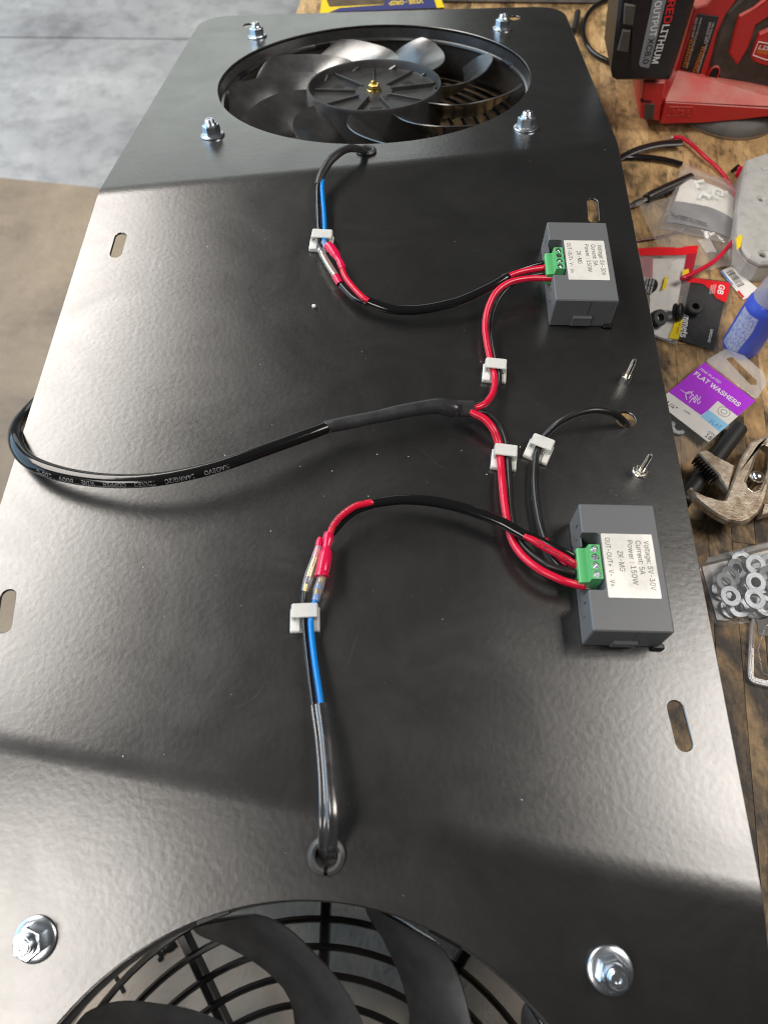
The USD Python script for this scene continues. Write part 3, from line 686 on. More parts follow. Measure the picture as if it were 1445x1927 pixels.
# ================================================================= wires and cables
W = {
'main': [(-203.9,54.1,-34.0,3.94),(-219.0,33.6,-30.0,4.04),(-223.0,10.7,-20.0,4.07),(-219.5,-13.3,-6.0,4.23),(-209.3,-34.4,6.0,4.39),(-196.5,-49.8,12.0,4.43),(-181.2,-58.3,14.0,4.53),(-161.6,-64.0,15.0,4.49),(-136.0,-67.5,17.0,4.29),(-108.8,-66.0,18.0,4.13),(-78.1,-57.4,18.0,4.00),(-47.7,-43.1,17.0,3.90),(-22.8,-29.9,15.0,3.97),(-10.8,-23.0,13.5,3.84)],
'sleeve': [(-13.1,-23.4,13.5,4.00),(-0.2,-20.2,14.0,4.35),(16.4,-16.1,14.5,4.36),(33.1,-11.6,15.0,4.54),(46.5,-8.7,15.5,4.88),(57.2,-6.8,15.5,5.56),(64.0,-7.5,15.0,5.90),(68.8,-8.3,14.5,5.56),(71.1,-8.7,14.0,4.05)],
'cuff': [(69.7,-5.6,12.0,5.78),(73.8,-5.7,12.0,6.11),(81.2,-5.8,12.0,6.11)],
'r_up': [(78.7,-6.1,13.0,1.86),(82.8,-5.6,13.0,2.03),(88.5,-1.4,12.0,2.13),(93.6,7.8,9.5,2.16),(96.4,19.9,5.6,2.20),(96.2,30.7,5.0,2.14),(93.7,42.3,6.2,2.16),(91.7,53.8,9.0,2.17),(91.0,65.7,11.0,2.19),(93.1,78.0,14.0,2.20),(98.7,89.9,17.0,2.21),(108.6,98.7,18.0,2.23),(121.3,103.6,17.0,2.15),(131.4,105.8,15.5,2.16),(140.1,107.1,14.0,2.07)],
'k_up': [(78.9,-2.9,12.0,1.70),(86.1,1.3,10.0,1.54),(91.3,6.3,8.0,1.56),(97.9,15.3,6.0,1.58),(99.7,23.2,5.5,1.59),(99.7,30.3,5.5,1.60),(98.2,38.0,6.0,1.61),(96.2,52.9,7.0,1.63),(95.6,68.6,8.0,1.65),(98.2,81.9,10.0,1.67),(104.4,94.0,12.0,1.68),(112.8,102.4,13.5,1.69),(125.2,109.3,14.0,1.70),(139.9,113.3,13.5,1.70)],
'r_dn': [(78.6,-9.0,13.0,2.20),(82.3,-11.0,13.0,2.36),(87.3,-13.8,12.5,2.44),(92.6,-20.0,11.0,2.51),(96.5,-28.0,6.3,2.52),(97.3,-36.7,5.1,2.50),(97.5,-45.2,5.1,2.48),(97.2,-57.3,8.0,2.43),(97.6,-71.8,9.0,2.39),(98.8,-85.7,9.0,2.35),(101.0,-97.2,9.0,2.32),(105.9,-107.8,11.0,2.29),(114.0,-117.1,14.0,2.25),(124.5,-123.6,15.5,2.22),(131.5,-125.8,15.0,2.22),(138.7,-127.0,13.8,2.14)],
'k_dn': [(78.9,-6.4,11.0,1.70),(84.9,-6.4,9.5,1.88),(91.4,-8.0,8.5,1.88),(97.7,-14.6,7.0,1.95),(101.1,-24.4,6.0,2.02),(102.0,-33.7,5.5,2.00),(102.2,-43.4,5.5,1.98),(101.9,-59.7,6.0,1.95),(101.8,-76.4,7.0,1.91),(103.2,-88.7,7.5,1.88),(106.7,-99.7,9.0,1.85),(113.1,-108.3,11.0,1.90),(120.1,-114.3,13.0,1.96),(130.1,-118.0,14.0,2.02),(136.5,-119.9,13.5,1.94)],
'o1_jack': [(108.0,105.3,17.0,2.99),(104.9,102.7,17.0,3.17),(94.4,96.4,15.0,3.17),(76.0,88.4,11.0,3.35),(63.1,85.0,9.0,3.45),(50.1,82.2,8.0,3.54),(37.1,80.7,8.0,3.54),(24.0,82.1,8.0,3.55),(14.5,85.4,8.5,3.55),(7.7,88.8,9.0,3.56)],
'o1_r_in': [(103.7,102.1,17.5,2.05),(113.4,108.5,17.0,2.06),(125.1,113.4,16.0,2.17),(133.1,116.2,15.0,2.27),(141.8,119.0,14.0,2.28)],
'o1_k_in': [(104.1,106.2,16.0,1.50),(113.7,111.6,16.0,1.60),(125.5,117.6,15.5,1.71),(134.3,122.0,14.5,1.72),(142.3,125.4,14.0,1.72)],
'o1_r': [(10.4,86.4,10.5,2.05),(6.6,88.8,11.0,2.15),(0.3,96.5,11.0,2.16),(-6.7,107.4,11.0,2.19),(-9.8,115.7,11.0,2.11)],
'o1_k': [(10.4,85.8,8.5,1.87),(6.6,86.7,8.5,1.87),(-1.2,92.3,8.0,1.98),(-8.1,101.4,7.5,2.00),(-12.8,109.3,7.0,1.92)],
'o1_con': [(-9.4,117.3,10.5,2.50),(-10.7,120.4,10.5,2.79),(-12.3,124.7,10.5,2.42),(-14.1,128.4,10.5,2.52),(-15.4,131.1,10.5,3.31),(-18.9,137.0,10.5,3.62),(-21.9,141.1,10.0,3.63)],
'o1_blueclear': [(-21.0,138.6,9.5,2.16),(-23.6,141.9,9.0,2.17),(-25.6,146.9,8.0,2.18)],
'o1_kclear': [(-11.8,106.7,7.5,2.58),(-14.1,111.9,7.5,2.69),(-17.1,117.6,7.5,2.70),(-21.5,126.1,7.5,2.63),(-25.6,134.7,7.5,2.55),(-28.4,140.7,7.0,2.17)],
'o1_kcuff': [(-11.0,105.2,7.5,2.67),(-12.7,108.8,7.5,2.87),(-14.7,112.9,7.5,2.88)],
'o1_b2': [(-21.9,139.7,9.0,1.57),(-25.4,148.0,7.0,1.69),(-25.9,157.6,6.0,1.71),(-26.1,163.3,6.0,1.71),(-27.2,176.1,7.5,1.73),(-29.1,191.5,9.0,1.75),(-30.6,204.8,10.0,1.76),(-30.8,213.5,10.0,1.67)],
'o1_k2': [(-27.0,137.4,7.0,1.57),(-28.0,144.6,6.5,1.68),(-28.7,151.9,6.0,1.70),(-29.9,159.8,6.0,1.71),(-31.9,178.9,7.5,1.83),(-33.3,197.4,9.0,1.86),(-33.7,207.8,10.0,1.87),(-32.9,214.7,10.0,1.67)],
'o1_slv': [(-33.9,207.8,10.0,2.50),(-33.2,212.8,10.5,3.03),(-30.8,221.6,11.5,3.46),(-25.5,233.1,13.0,3.70),(-18.4,243.3,13.0,3.62),(-11.7,251.6,10.5,3.55),(-5.3,257.4,6.0,3.48),(-0.9,262.9,0.0,3.31),(-0.1,272.0,-8.0,3.15)],
'o2_jack': [(110.9,-98.7,15.5,2.90),(107.9,-97.4,15.5,3.05),(102.1,-93.5,15.0,3.22),(91.8,-87.0,14.5,3.33),(74.9,-80.4,14.5,3.36),(62.4,-77.2,15.0,3.29),(49.6,-75.5,15.5,3.21),(36.4,-75.1,15.5,3.14),(26.1,-76.3,15.0,3.06),(17.0,-77.9,14.5,3.06)],
'o2_r_in': [(106.5,-97.6,16.5,1.83),(111.8,-100.5,16.5,2.12),(116.5,-103.5,16.0,2.20),(127.2,-109.6,15.5,2.26),(134.0,-113.6,14.5,2.25),(141.1,-116.6,13.5,2.25)],
'o2_k_in': [(106.9,-94.8,15.0,1.69),(114.5,-98.6,15.5,1.75),(121.1,-102.7,16.0,1.82),(128.3,-106.2,16.0,1.89),(134.9,-109.2,15.0,1.81),(141.0,-110.6,14.0,1.66)],
'o2_r': [(19.2,-78.0,15.5,1.88),(16.7,-78.2,16.0,2.03),(8.7,-80.4,15.5,2.11),(1.7,-85.3,14.0,2.11),(-3.1,-90.8,12.5,2.02),(-5.6,-97.0,11.0,2.01)],
'o2_k': [(19.2,-78.5,13.0,1.73),(16.7,-79.1,13.0,1.73),(9.9,-81.7,12.0,1.73),(3.7,-86.4,10.5,1.73),(-1.6,-92.8,9.0,1.72),(-6.4,-98.0,8.0,1.71),(-9.9,-100.8,8.0,1.55)],
'o2_con': [(-6.1,-96.0,11.0,2.64),(-6.2,-98.1,11.0,3.10),(-6.3,-100.8,11.0,3.09),(-6.6,-103.6,11.0,2.54),(-6.9,-106.3,11.0,2.61),(-6.9,-109.2,11.5,3.51),(-7.3,-114.4,12.0,3.94),(-7.9,-119.7,12.0,3.92),(-8.1,-121.0,12.0,3.69),(-8.3,-122.7,12.0,4.06),(-8.3,-124.0,12.0,4.05)],
'o2_bclear': [(-8.2,-122.6,11.0,2.56),(-8.9,-126.4,10.0,2.55),(-10.0,-130.2,9.0,2.70),(-10.7,-133.6,8.0,2.32),(-11.3,-136.7,7.5,2.16)],
'o2_kclear': [(-11.3,-100.8,8.5,1.86),(-11.7,-105.1,9.0,2.16),(-12.9,-110.9,9.0,2.45),(-14.6,-117.1,8.5,2.59),(-16.0,-122.8,8.0,2.73),(-17.0,-127.2,7.5,2.42),(-17.8,-131.2,7.0,2.03)],
'o2_kcuff': [(-10.8,-98.4,8.5,1.94),(-11.3,-100.9,8.7,2.17),(-11.6,-104.1,9.0,2.24)],
'o2_b2': [(-9.5,-128.2,9.0,1.50),(-11.2,-136.0,7.5,1.64),(-12.7,-141.4,6.5,1.71),(-13.3,-147.1,6.0,1.78),(-12.6,-153.3,6.0,1.76),(-11.2,-161.1,7.0,1.74),(-8.7,-173.3,8.5,1.71),(-5.9,-185.5,9.5,1.68),(-3.9,-194.8,10.0,1.66),(-3.0,-200.2,10.0,1.51)],
'o2_k2': [(-16.5,-125.9,7.5,1.36),(-18.0,-132.0,6.5,1.50),(-17.9,-140.1,6.0,1.57),(-17.1,-146.2,5.8,1.63),(-16.0,-153.3,5.8,1.62),(-14.0,-164.6,6.5,1.59),(-11.0,-180.0,8.5,1.56),(-7.9,-194.7,9.5,1.52),(-6.6,-200.2,9.5,1.38)],
'o2_slv': [(-5.0,-195.1,10.0,4.15),(-4.2,-199.0,10.5,4.13),(-1.7,-210.8,12.5,3.98),(1.0,-226.9,14.5,3.94),(2.6,-237.4,16.0,4.13),(3.8,-247.2,16.5,4.39),(4.1,-254.6,14.5,4.49),(3.8,-259.6,10.0,4.45),(3.3,-263.2,3.0,4.38),(2.5,-265.4,-8.0,4.23)],
'side': [(189.2,-0.5,-14.0,2.32),(183.9,-5.3,-4.0,2.27),(178.3,-8.1,4.5,2.23),(173.0,-7.9,10.0,2.20),(165.9,-8.6,15.0,2.18),(155.7,-9.6,18.0,2.17),(144.6,-12.3,17.5,2.16),(133.8,-16.9,14.5,2.17),(127.1,-21.1,8.5,2.18),(123.5,-26.4,5.6,2.18),(120.4,-33.7,5.0,2.17),(118.7,-43.6,5.2,2.15),(117.4,-55.6,6.0,2.20),(117.4,-69.7,6.0,2.17),(118.6,-83.7,6.0,2.13),(120.4,-94.7,7.0,2.10)],
'side_k': [(119.0,-92.6,7.0,1.25),(120.4,-97.7,7.5,1.40),(122.0,-105.1,9.0,1.46),(125.3,-112.0,10.5,1.52),(131.1,-117.8,12.0,1.58),(137.2,-121.0,13.0,1.64)],
'side_r': [(120.2,-92.6,7.0,1.25),(121.9,-97.6,7.5,1.32),(124.6,-104.2,8.5,1.38),(127.9,-109.9,9.5,1.37),(131.4,-112.7,10.0,1.29)],
}
def R(name): return np.array(W[name], float)
def first(a): return (a[0][0], a[0][1], 0)
pc = Thing('power_cable', 'thick black two-core power cable with printed jacket, split into red and black wires', 'cable', first(W['sleeve']))
j = pc.part('jacket', tube(R('main'), 20, 8, oval=(1.06, .94)), black_wire, smooth=True)
LM = np.r_[0, np.cumsum(np.linalg.norm(np.diff(spline(R('main'), 10)[:, :3], axis=0), axis=1))][-1]
for txt, f0, f1 in [('NAOEVO', 0.7957, 0.7516), ('14AWG/2C', 0.7329, 0.6812), ('TINNED', 0.6647, 0.6277), ('COPPER', 0.6119, 0.5705), ('WIRE', 0.5548, 0.5291), ('600V', 0.5128, 0.4831), ('105°C', 0.4684, 0.437)]:
    pc.part('lettering', text_wrap(txt, R('main'), LM * f0, LM * f1, 28, 3.0, oval=(1.06, .94)), grey_print, parent=j, smooth=False)
sl = pc.part('heat_shrink', tube(R('sleeve'), 22, 8, oval=(1, .92), rough=.10), sleeve_mat, smooth=True)
cf = R('cuff'); pc.part('heat_shrink_cuff', tube(cf, 26, 6, oval=(1, .55), cap=True), sleeve_mat, smooth=40)
e = R('sleeve'); rim = e[:9].copy(); rim[:, 2] -= rim[:, 3] * .55; rim[:, :2] += 0
for a in ('r_up', 'r_dn'): pc.part('red_wire', tube(R(a), 14, 6), red_wire, smooth=True)
for a in ('k_up', 'k_dn'): pc.part('black_wire', tube(R(a), 14, 6), black_wire_matt, smooth=True)
def strands(path_pts, mat_, n, spread, seed):
    """bare strands beyond the end of a wire"""
    q = np.array(path_pts, float); d = q[-1, :3] - q[-2, :3]; d /= np.linalg.norm(d); r_ = random.Random(seed); ms = []
    s_ = np.cross(d, [0, 0, 1]); s_ /= np.linalg.norm(s_); u_ = np.cross(s_, d)
    for i in range(n):
        a = r_.uniform(0, 6.28); rr = spread * math.sqrt(r_.random())
        b0 = q[-1, :3] + (s_ * math.cos(a) + u_ * math.sin(a)) * rr * .8; b1 = b0 + d * 3.2 + (s_ * math.cos(a) + u_ * math.sin(a)) * rr * .3
        ms.append(tube([(*b0, .22), (*((b0 + b1) / 2 + s_ * r_.uniform(-.2, .2)), .22), (*b1, .2)], 6, 3))
    return cat(ms)
pc.part('bare_strands', strands(R('k_dn'), copper, 22, 1.6, 1), copper, kind='stuff')
pc.part('bare_strands', strands(R('r_dn'), tin, 14, 1.2, 2), tin, kind='stuff')

def connector_ring(a): return tube(R(a), 18, 5)
# upper output cable
oc = Thing('output_cable', 'black output cable from the upper box with red and black ends', 'cable', first(W['o1_jack']))
oc.part('jacket', tube(R('o1_jack'), 18, 6, oval=(1, .9)), black_wire, smooth=40)
for a in ('o1_r_in', 'o1_r'): oc.part('red_wire', tube(R(a), 14, 6), red_wire, smooth=True)
for a in ('o1_k_in', 'o1_k'): oc.part('black_wire', tube(R(a), 14, 6), black_wire, smooth=True)
oc.part('red_connector', tube(R('o1_con'), 20, 4, oval=(1, .82)), red_vinyl, smooth=45)
oc.part('clear_connector', tube(R('o1_kclear'), 16, 5, oval=(1, .85), cap=False), clear_vinyl, smooth=True)
oc.part('red_cuff', tube(R('o1_kcuff'), 16, 4, oval=(1, .85), cap=False), red_vinyl, smooth=40)
def shrunk(a, k): q = R(a).copy(); q[:, 3] *= k; return q
oc.part('brass_contact', tube(shrunk('o1_kclear', .55)[1:5], 10, 4, oval=(1, .5)), brass, smooth=40)
strip_ = shrunk('o1_kclear', .5); oc.part('crimp', cat([tube(strip_[4:6], 10, 3), tube(strip_[1:3] * [1, 1, 1, 1.15], 10, 3)]), brass, smooth=40)
fl1 = Thing('fan_lead', 'far fan lead leaving its rubber grommet in a thin black sleeve', 'wire lead', first(W['o1_slv']))
fl1.part('sleeve', tube(R('o1_slv'), 18, 6, oval=(1, .8), rough=.2), sleeve_mat, smooth=True)
fl1.part('blue_wire', tube(R('o1_b2'), 12, 6), blue_wire, smooth=True)
fl1.part('black_wire', tube(R('o1_k2'), 12, 6), black_wire, smooth=True)
fl1.part('clear_connector', tube(R('o1_blueclear'), 14, 4, oval=(1, .85), cap=False), clear_vinyl, smooth=True)
# lower output cable
od = Thing('output_cable', 'black output cable arching from the lower box with red and black ends', 'cable', first(W['o2_jack']))
od.part('jacket', tube(R('o2_jack'), 18, 6, oval=(1, .9)), black_wire, smooth=40)
for a in ('o2_r_in', 'o2_r'):
    w_ = od.part('red_wire', tube(R(a), 14, 6), red_wire, smooth=True)
    if a == 'o2_r_in':
        od.part('lettering', text_wrap('ZHONG SHAN', R(a), 44, 8, 62, 1.7), black_print, parent=w_, smooth=False)
    else: od.part('lettering', text_wrap('UL 1015 CABLE', R(a), 5, 30, 70, 1.6), black_print, parent=w_, smooth=False)
for a in ('o2_k_in', 'o2_k'): od.part('black_wire', tube(R(a), 14, 6), black_wire, smooth=True)
od.part('bare_strands', strands(R('o2_k_in'), tin, 12, 1.0, 3), tin, kind='stuff')
od.part('red_connector', tube(R('o2_con'), 22, 4, oval=(1, .8)), red_vinyl, smooth=45)
od.part('clear_connector', tube(R('o2_kclear'), 18, 5, oval=(1, .85), cap=False), clear_vinyl, smooth=True)
od.part('pink_collar', tube(shrunk('o2_kclear', 1.04)[0:3], 18, 5, oval=(1, .85), cap=False), clear_pink, smooth=True)
od.part('red_cuff', tube(R('o2_kcuff'), 16, 4, oval=(1, .85), cap=False), red_vinyl, smooth=40)
od.part('brass_contact', tube(shrunk('o2_kclear', .55)[1:5], 10, 4, oval=(1, .5)), brass, smooth=40)
od.part('crimp', cat([tube(shrunk('o2_kclear', .62)[3:5], 10, 3), tube(shrunk('o2_kclear', .6)[5:7], 10, 3)]), brass, smooth=40)
fl2 = Thing('fan_lead', 'near fan lead in a thick glossy sleeve with blue and black wires', 'wire lead', first(W['o2_slv']))
aa = np.linspace(0, 2 * np.pi, 40, endpoint=False)
rad = .80 + .20 * np.abs(np.cos(aa)) ** 1.5 + .07 * np.cos(2 * aa + .6)
prof = np.column_stack([np.cos(aa) * rad * 1.0, np.sin(aa) * rad * .62])
prof[:, 1] += np.where(np.sin(aa) > 0, .12 * np.cos(3.2 * np.pi * np.cos(aa) * .5 + .5), 0)
fl2.part('sleeve', tube(R('o2_slv'), 40, 8, prof=prof, rough=.06), simple('glossy_heat_shrink', (.034, .034, .036), .24, bump=(200, .05), var=.2, spec=1.0, extra={'coat_weight': .6, 'coat_roughness': .15}), smooth=50)
fl2.part('blue_wire', tube(R('o2_b2'), 14, 6), blue_wire, smooth=True)
fl2.part('black_wire', tube(R('o2_k2'), 14, 6), black_wire, smooth=True)
fl2.part('clear_connector', tube(R('o2_bclear'), 16, 5, oval=(1, .85), cap=False), clear_vinyl, smooth=True)
fl2.part('brass_contact', cat([tube(shrunk('o2_bclear', .6)[0:2], 10, 3), tube(shrunk('o2_bclear', .66)[2:4], 10, 3)]), brass, smooth=40)
# side cable
sc = Thing('sensor_cable', 'thin black cable looping from a hole in the panel to the lower box', 'cable', first(W['side']))
sc.part('jacket', tube(R('side'), 16, 6), black_wire_matt, smooth=40)
sc.part('black_wire', tube(R('side_k'), 12, 6), black_wire, smooth=True)
sc.part('red_wire', tube(R('side_r'), 12, 6), red_wire, smooth=True)

# ---------------------------------------------------------------- nylon cable clips
def clip(c, ang, w, d, h, label, lead=0.):
    m4 = rotz(ang); m4[:3, 3] = (*c, 0)
    t = Thing('cable_clip', label, 'cable clip', mat=m4, group='white nylon cable clips')
    g0, g1 = -w * .14, w * .22
    t.part('adhesive_pad', cbox(-w / 2 + .3, w / 2 - .3, -d / 2 + .3, d / 2 - .3, 0.02, .8, .1), simple_tape, smooth=False)
    t.part('base', cat([tmesh(*arr(cbox(-w / 2, w / 2, -d / 2, d / 2, .82, 2.6, .4))), tmesh(*arr(cbox(-w / 2 + .05, g0, -d / 2 + .05, d / 2 - .6, 2.0, 4.0, .6))), tmesh(*arr(cbox(g1, w / 2 - .05, -d / 2 + .05, d / 2 - .6, 2.0, 3.7, .6)))]), nylon, smooth=30)
    y0, y1 = -d * .04, d / 2 + .5
    pts = [(-w * .44, 2), (-w * .44, h - 1.6), (-w * .40, h - .3), (-w * .34, h), (w * .38, h), (w * .44, h - .4), (w * .46, h - 1.6), (w * .46, 2.2)]
    inner = [(w * .46 - 1.5, 2.2), (w * .46 - 1.5, h - 1.4), (w * .38, h - 1.15), (-w * .34, h - 1.15), (-w * .44 + 1.6, h - 2.0), (-w * .44 + 1.6, 2)]
    v, f = arr(slab(Polygon(pts + inner), 0, y1 - y0, .35)); v = np.column_stack([v[:, 0], y1 - v[:, 2], v[:, 1]])
    m = tmesh(v, f)
    if m.volume < 0: m = tmesh(v, f[:, ::-1])
    t.part('strap', m, nylon_strap, smooth=30)
simple_tape = simple('adhesive_pad', (.35, .33, .30), .7)
for args in [((-28.0, 151.9),-3,17.5,15.5,8.8,'white clip at the far end, holding the upper black and blue wires'),((97.0, 30.8),-6,16.0,14.5,9.2,'white clip on the red and black wires between upper box and cable fork'),((100.0, -37.8),-7,16.0,14.5,9.2,'white clip on the red and black wires below the cable fork'),((122.2, -30.9),-24,16.0,14.5,9.2,'tilted white clip on the single thin cable near the hole'),((-16.9, -146.5),4,16.5,14.5,8.8,'white clip on the blue and black wires above the thick sleeve')]: clip(*args)

# ================================================================= things on the bench
def sub_part(t, name, mesh, m, parent=None, **k): return t.part(name, mesh, m, parent=parent, **k)
def flat(poly, z0, z1, b=.0): return slab(Polygon(poly), z0, z1, b)
def upright(poly, y0, y1, b=1.5):
    """prism whose front face (at y0) is the polygon in (x, z)"""
    pg = poly if isinstance(poly, Polygon) else Polygon(poly)
    v, f = arr(slab(pg, 0, y1 - y0, b)); v = np.column_stack([v[:, 0], y0 + v[:, 2], v[:, 1]])
    m = tmesh(v, f)
    return m if m.volume > 0 else tmesh(v, f[:, ::-1])

# cordless sander
SY = 505.0
sd = Thing('cordless_sander', 'dusty red cordless sander with grey grip, standing on its round pad', 'power tool', (384.8, 520.7) + (BZ,))
pdc = (414.5,555.5,62.0)
def at_pad(m): v, f = arr(m); return tmesh(v + [pdc[0], pdc[1], BZ], f)
sd.part('sanding_disc', at_pad(lathe([(0, .3), (pdc[2], .3), (pdc[2] + .3, 1.2), (pdc[2], 2.6), (0, 2.6)], 64)), simple('worn_abrasive', (.22, .15, .10), .8, var=.4))
sd.part('pad', at_pad(lathe([(0, 2.7), (pdc[2] - .6, 2.7), (pdc[2] - 1.2, 7), (pdc[2] - 6, 13), (pdc[2] - 22, 19), (0, 20)], 64)), simple('grey_foam_pad', (.095, .088, .08), .6, var=.3), smooth=40)
tail = [(321.7,-107.7),(436.6,-113.0),(481.5,-113.7),(483.4,-117.4),(441.4,-123.5),(414.1,-127.7),(373.3,-132.0),(325.2,-133.9)]
sd.part('lower_housing', upright(tail, SY, SY + 75, 1.2), tool_red)
# sloping shoulder between housing and handle
c1 = [(321.5,-107.1),(481.2,-113.1)]
sh_ = [(329.6,-104.5),(336.3,-93.2),(365.5,-101.7),(393.3,-111.7),(421.1,-120.6),(495.7,-124.7)]
sd.part('shoulder', hull([(x, SY + .6, z) for x, z in c1] + [(x, 540, z) for x, z in sh_] + [(x, SY + 74, z - 6) for x, z in c1] + [(x, SY + 74, z) for x, z in sh_]), tool_red, smooth=20)
cap = [(291.8,-87.3),(315.5,-85.8),(320.8,-108.3),(324.7,-132.7),(301.1,-130.4),(296.2,-108.6)]
sd.part('dust_port', upright(cap, SY + 2, SY + 58, 3.0), tool_red)
gp = [(294.6,-107.4),(306.3,-107.3),(306.9,-109.1),(295.2,-109.3)]
sd.part('port_slot', upright(gp, SY + 1.2, SY + 6, .2), dark_void)
gp = [(300.4,-111.0),(311.0,-110.9),(315.9,-129.6),(304.9,-129.1)]
sd.part('port_rib', upright(gp, SY + .8, SY + 9, .6), overmold)
em = [(327.9,-113.8),(353.4,-114.1),(356.2,-123.4),(329.9,-123.1)]
sd.part('embossed_frame', upright(Polygon(em).buffer(1.0).difference(Polygon(em)), SY - .5, SY + 3, .25), tool_red)
a, b = [(333.0,-121.8),(353.4,-122.1)]
sd.part('embossed_lettering', text_up('M18', a, b, SY - .45, 5.2, .6, True), tool_red, smooth=False)
for q in ([(335.3,-118.0),(343.0,-119.8),(356.1,-124.6)],): pass
# handle column and grip
col = [(332.0,-104.5),(334.0,-93.2),(330.7,-29.4),(342.1,-26.3),(350.6,-12.3),(374.1,-12.1),(366.1,-34.2),(364.9,-53.1),(370.8,-94.0),(372.8,-105.2),(364.0,-104.1)]
sd.part('handle_column', upright(col, 540, 600, 1.5), tool_red)
ov = [(365.3,-33.1),(375.8,-17.0),(410.5,-10.8),(447.6,-10.5),(506.6,-123.3),(448.6,-122.1),(416.9,-118.8),(394.8,-110.4),(383.5,-100.3),(369.9,-92.8),(366.6,-71.1),(364.1,-49.3)]
sd.part('grip', upright(rounded(ov, 3), 538, 605, 2.5), overmold)
r1 = [(377.5,-34.0),(388.2,-27.3),(400.3,-13.8),(413.9,-8.8),(422.9,-27.5),(407.6,-35.3),(398.5,-43.1),(400.7,-65.7),(397.5,-84.9),(382.6,-71.4),(379.5,-51.8)]
sd.part('red_inset', upright(rounded(r1, 1.5), 534.5, 560, 1.4), tool_red)
r2 = [(405.1,-50.5),(424.1,-41.3),(457.0,-41.0),(485.5,-96.1),(430.3,-84.5),(413.9,-80.1),(407.4,-74.5)]
sd.part('red_badge', upright(rounded(r2, 2.5), 533, 560, 1.6), tool_red)
lb2 = [(408.1,-58.5),(433.6,-62.6),(441.9,-79.8),(422.9,-76.0),(408.4,-71.7)]
q_ = sd.part('rating_plate', upright(Polygon(lb2).buffer(.7).difference(Polygon(lb2)), 532.2, 532.9, .1), white_print, smooth=False)
a, b = [(410.7,-65.6),(439.3,-68.6)]
sd.part('lettering', text_up('LISTED', a, b, 532.8, 4.0, .15, True), white_print, parent=q_, smooth=False)
a, b = [(411.0,-70.0),(441.7,-73.6)]
sd.part('lettering', text_up('WARNING', a, b, 532.8, 4.0, .15, True), orange_print, parent=q_, smooth=False)
hl = [(375.6,-95.6)][0]
v, f = arr(lathe([(5.2, -2), (5.6, 1.2), (6.8, 1.2), (7.2, -2)], 28, True)); sd.part('port_ring', tmesh(np.column_stack([hl[0] + v[:, 0] * .9, 537 - v[:, 2], hl[1] + v[:, 1] * 1.35]), f[:, ::-1]), tool_red, smooth=True)
v, f = arr(lathe([(0, .2), (5.2, .2), (5.2, -1), (0, -1)], 28)); sd.part('port_hole', tmesh(np.column_stack([hl[0] + v[:, 0] * .9, 536.6 - v[:, 2], hl[1] + v[:, 1] * 1.35]), f[:, ::-1]), dark_void, smooth=True)
wl = [(335.8,-34.4),(358.9,-37.3),(362.2,-98.2),(337.9,-91.4)]
w2 = sd.part('warning_label', upright(rounded(wl, .8), 539.2, 541, .1), card_black, smooth=False)
def row(p0, p1, txt, h, m_): sd.part('lettering', text_up(txt, p0, p1, 539.1, h, .08), m_, parent=w2, smooth=False)
for (p0, p1), txt, h, m_ in (([(335.1,-38.6),(337.4,-58.2)], 'READ AND SAVE', 2.4, white_print), ([(336.6,-59.3),(339.6,-89.6)], 'WARNING', 4.6, orange_print), ([(339.9,-38.0),(343.5,-90.7)], 'WEAR EYE PROTECTION AND A DUST MASK', 1.9, white_print),
                             ([(350.5,-42.6),(353.4,-64.6)], 'SERVICE ONLY', 2.4, white_print), ([(352.5,-66.8),(352.4,-94.2)], 'WARNING', 4.6, orange_print), ([(354.6,-43.1),(357.5,-95.3)], 'USE IDENTICAL PARTS AND BATTERIES', 1.9, white_print)):
    row(p0, p1, txt, h, m_)
# battery
BYY = 492.0
bat = [(234.1,28.3),(238.3,1.0),(249.6,-68.6),(253.1,-75.3),(258.8,-77.5),(313.8,-76.8),(314.8,-70.1),(311.9,1.6),(308.1,28.8)]
bp = sd.part('battery_pack', upright(rounded(bat, 2.0), BYY, BYY + 66, 3), black_plastic)
inn = [(246.0,28.3),(251.1,1.1),(267.2,-63.9),(273.3,-69.4),(301.6,-74.1),(310.3,-70.1),(307.3,1.6),(303.2,28.8)]
sd.part('raised_panel', upright(rounded(inn, 2.5), BYY - 2.2, BYY + 5, 1.2), black_plastic, parent=bp)
for q in ([(243.5,-0.8),(255.0,-1.7),(257.7,-21.1),(247.7,-19.2)], [(248.6,-24.2),(256.8,-25.1),(260.5,-46.7),(249.2,-45.2)]):
    sd.part('latch_pad', upright(rounded(q, 1), BYY - 3.2, BYY + 4, 1.2), overmold, parent=bp)
gs = [(268.5,16.1),(269.9,2.3),(275.0,-57.7),(277.5,-60.4),(286.8,-62.0),(282.7,2.4),(281.0,16.2)]
sd.part('grey_strip', upright(rounded(gs, .8), BYY - 2.5, BYY, .1), simple('grey_strip_print', (.25, .27, .29), .4), parent=bp, smooth=False)
a, b = [(272.6,1.8),(277.4,-30.9)]
sd.part('lettering', text_up('OUTPUT', a, b, BYY - 2.55, 6.2, .1, True), white_print, parent=bp, smooth=False)
a, b = [(277.1,-32.4),(278.8,-57.7)]
sd.part('lettering', text_up('XC8.0', a, b, BYY - 2.55, 5.6, .1, True), black_print, parent=bp, smooth=False)
a, b = [(284.5,2.9),(287.2,-18.7)]
sd.part('lettering', text_up('RED', a, b, BYY - 2.35, 7.2, .12, True), red_print, parent=bp, smooth=False)
a, b = [(287.1,-19.2),(288.0,-57.1)]
sd.part('lettering', text_up('LITHIUM', a, b, BYY - 2.35, 6.6, .12, True), white_print, parent=bp, smooth=False)

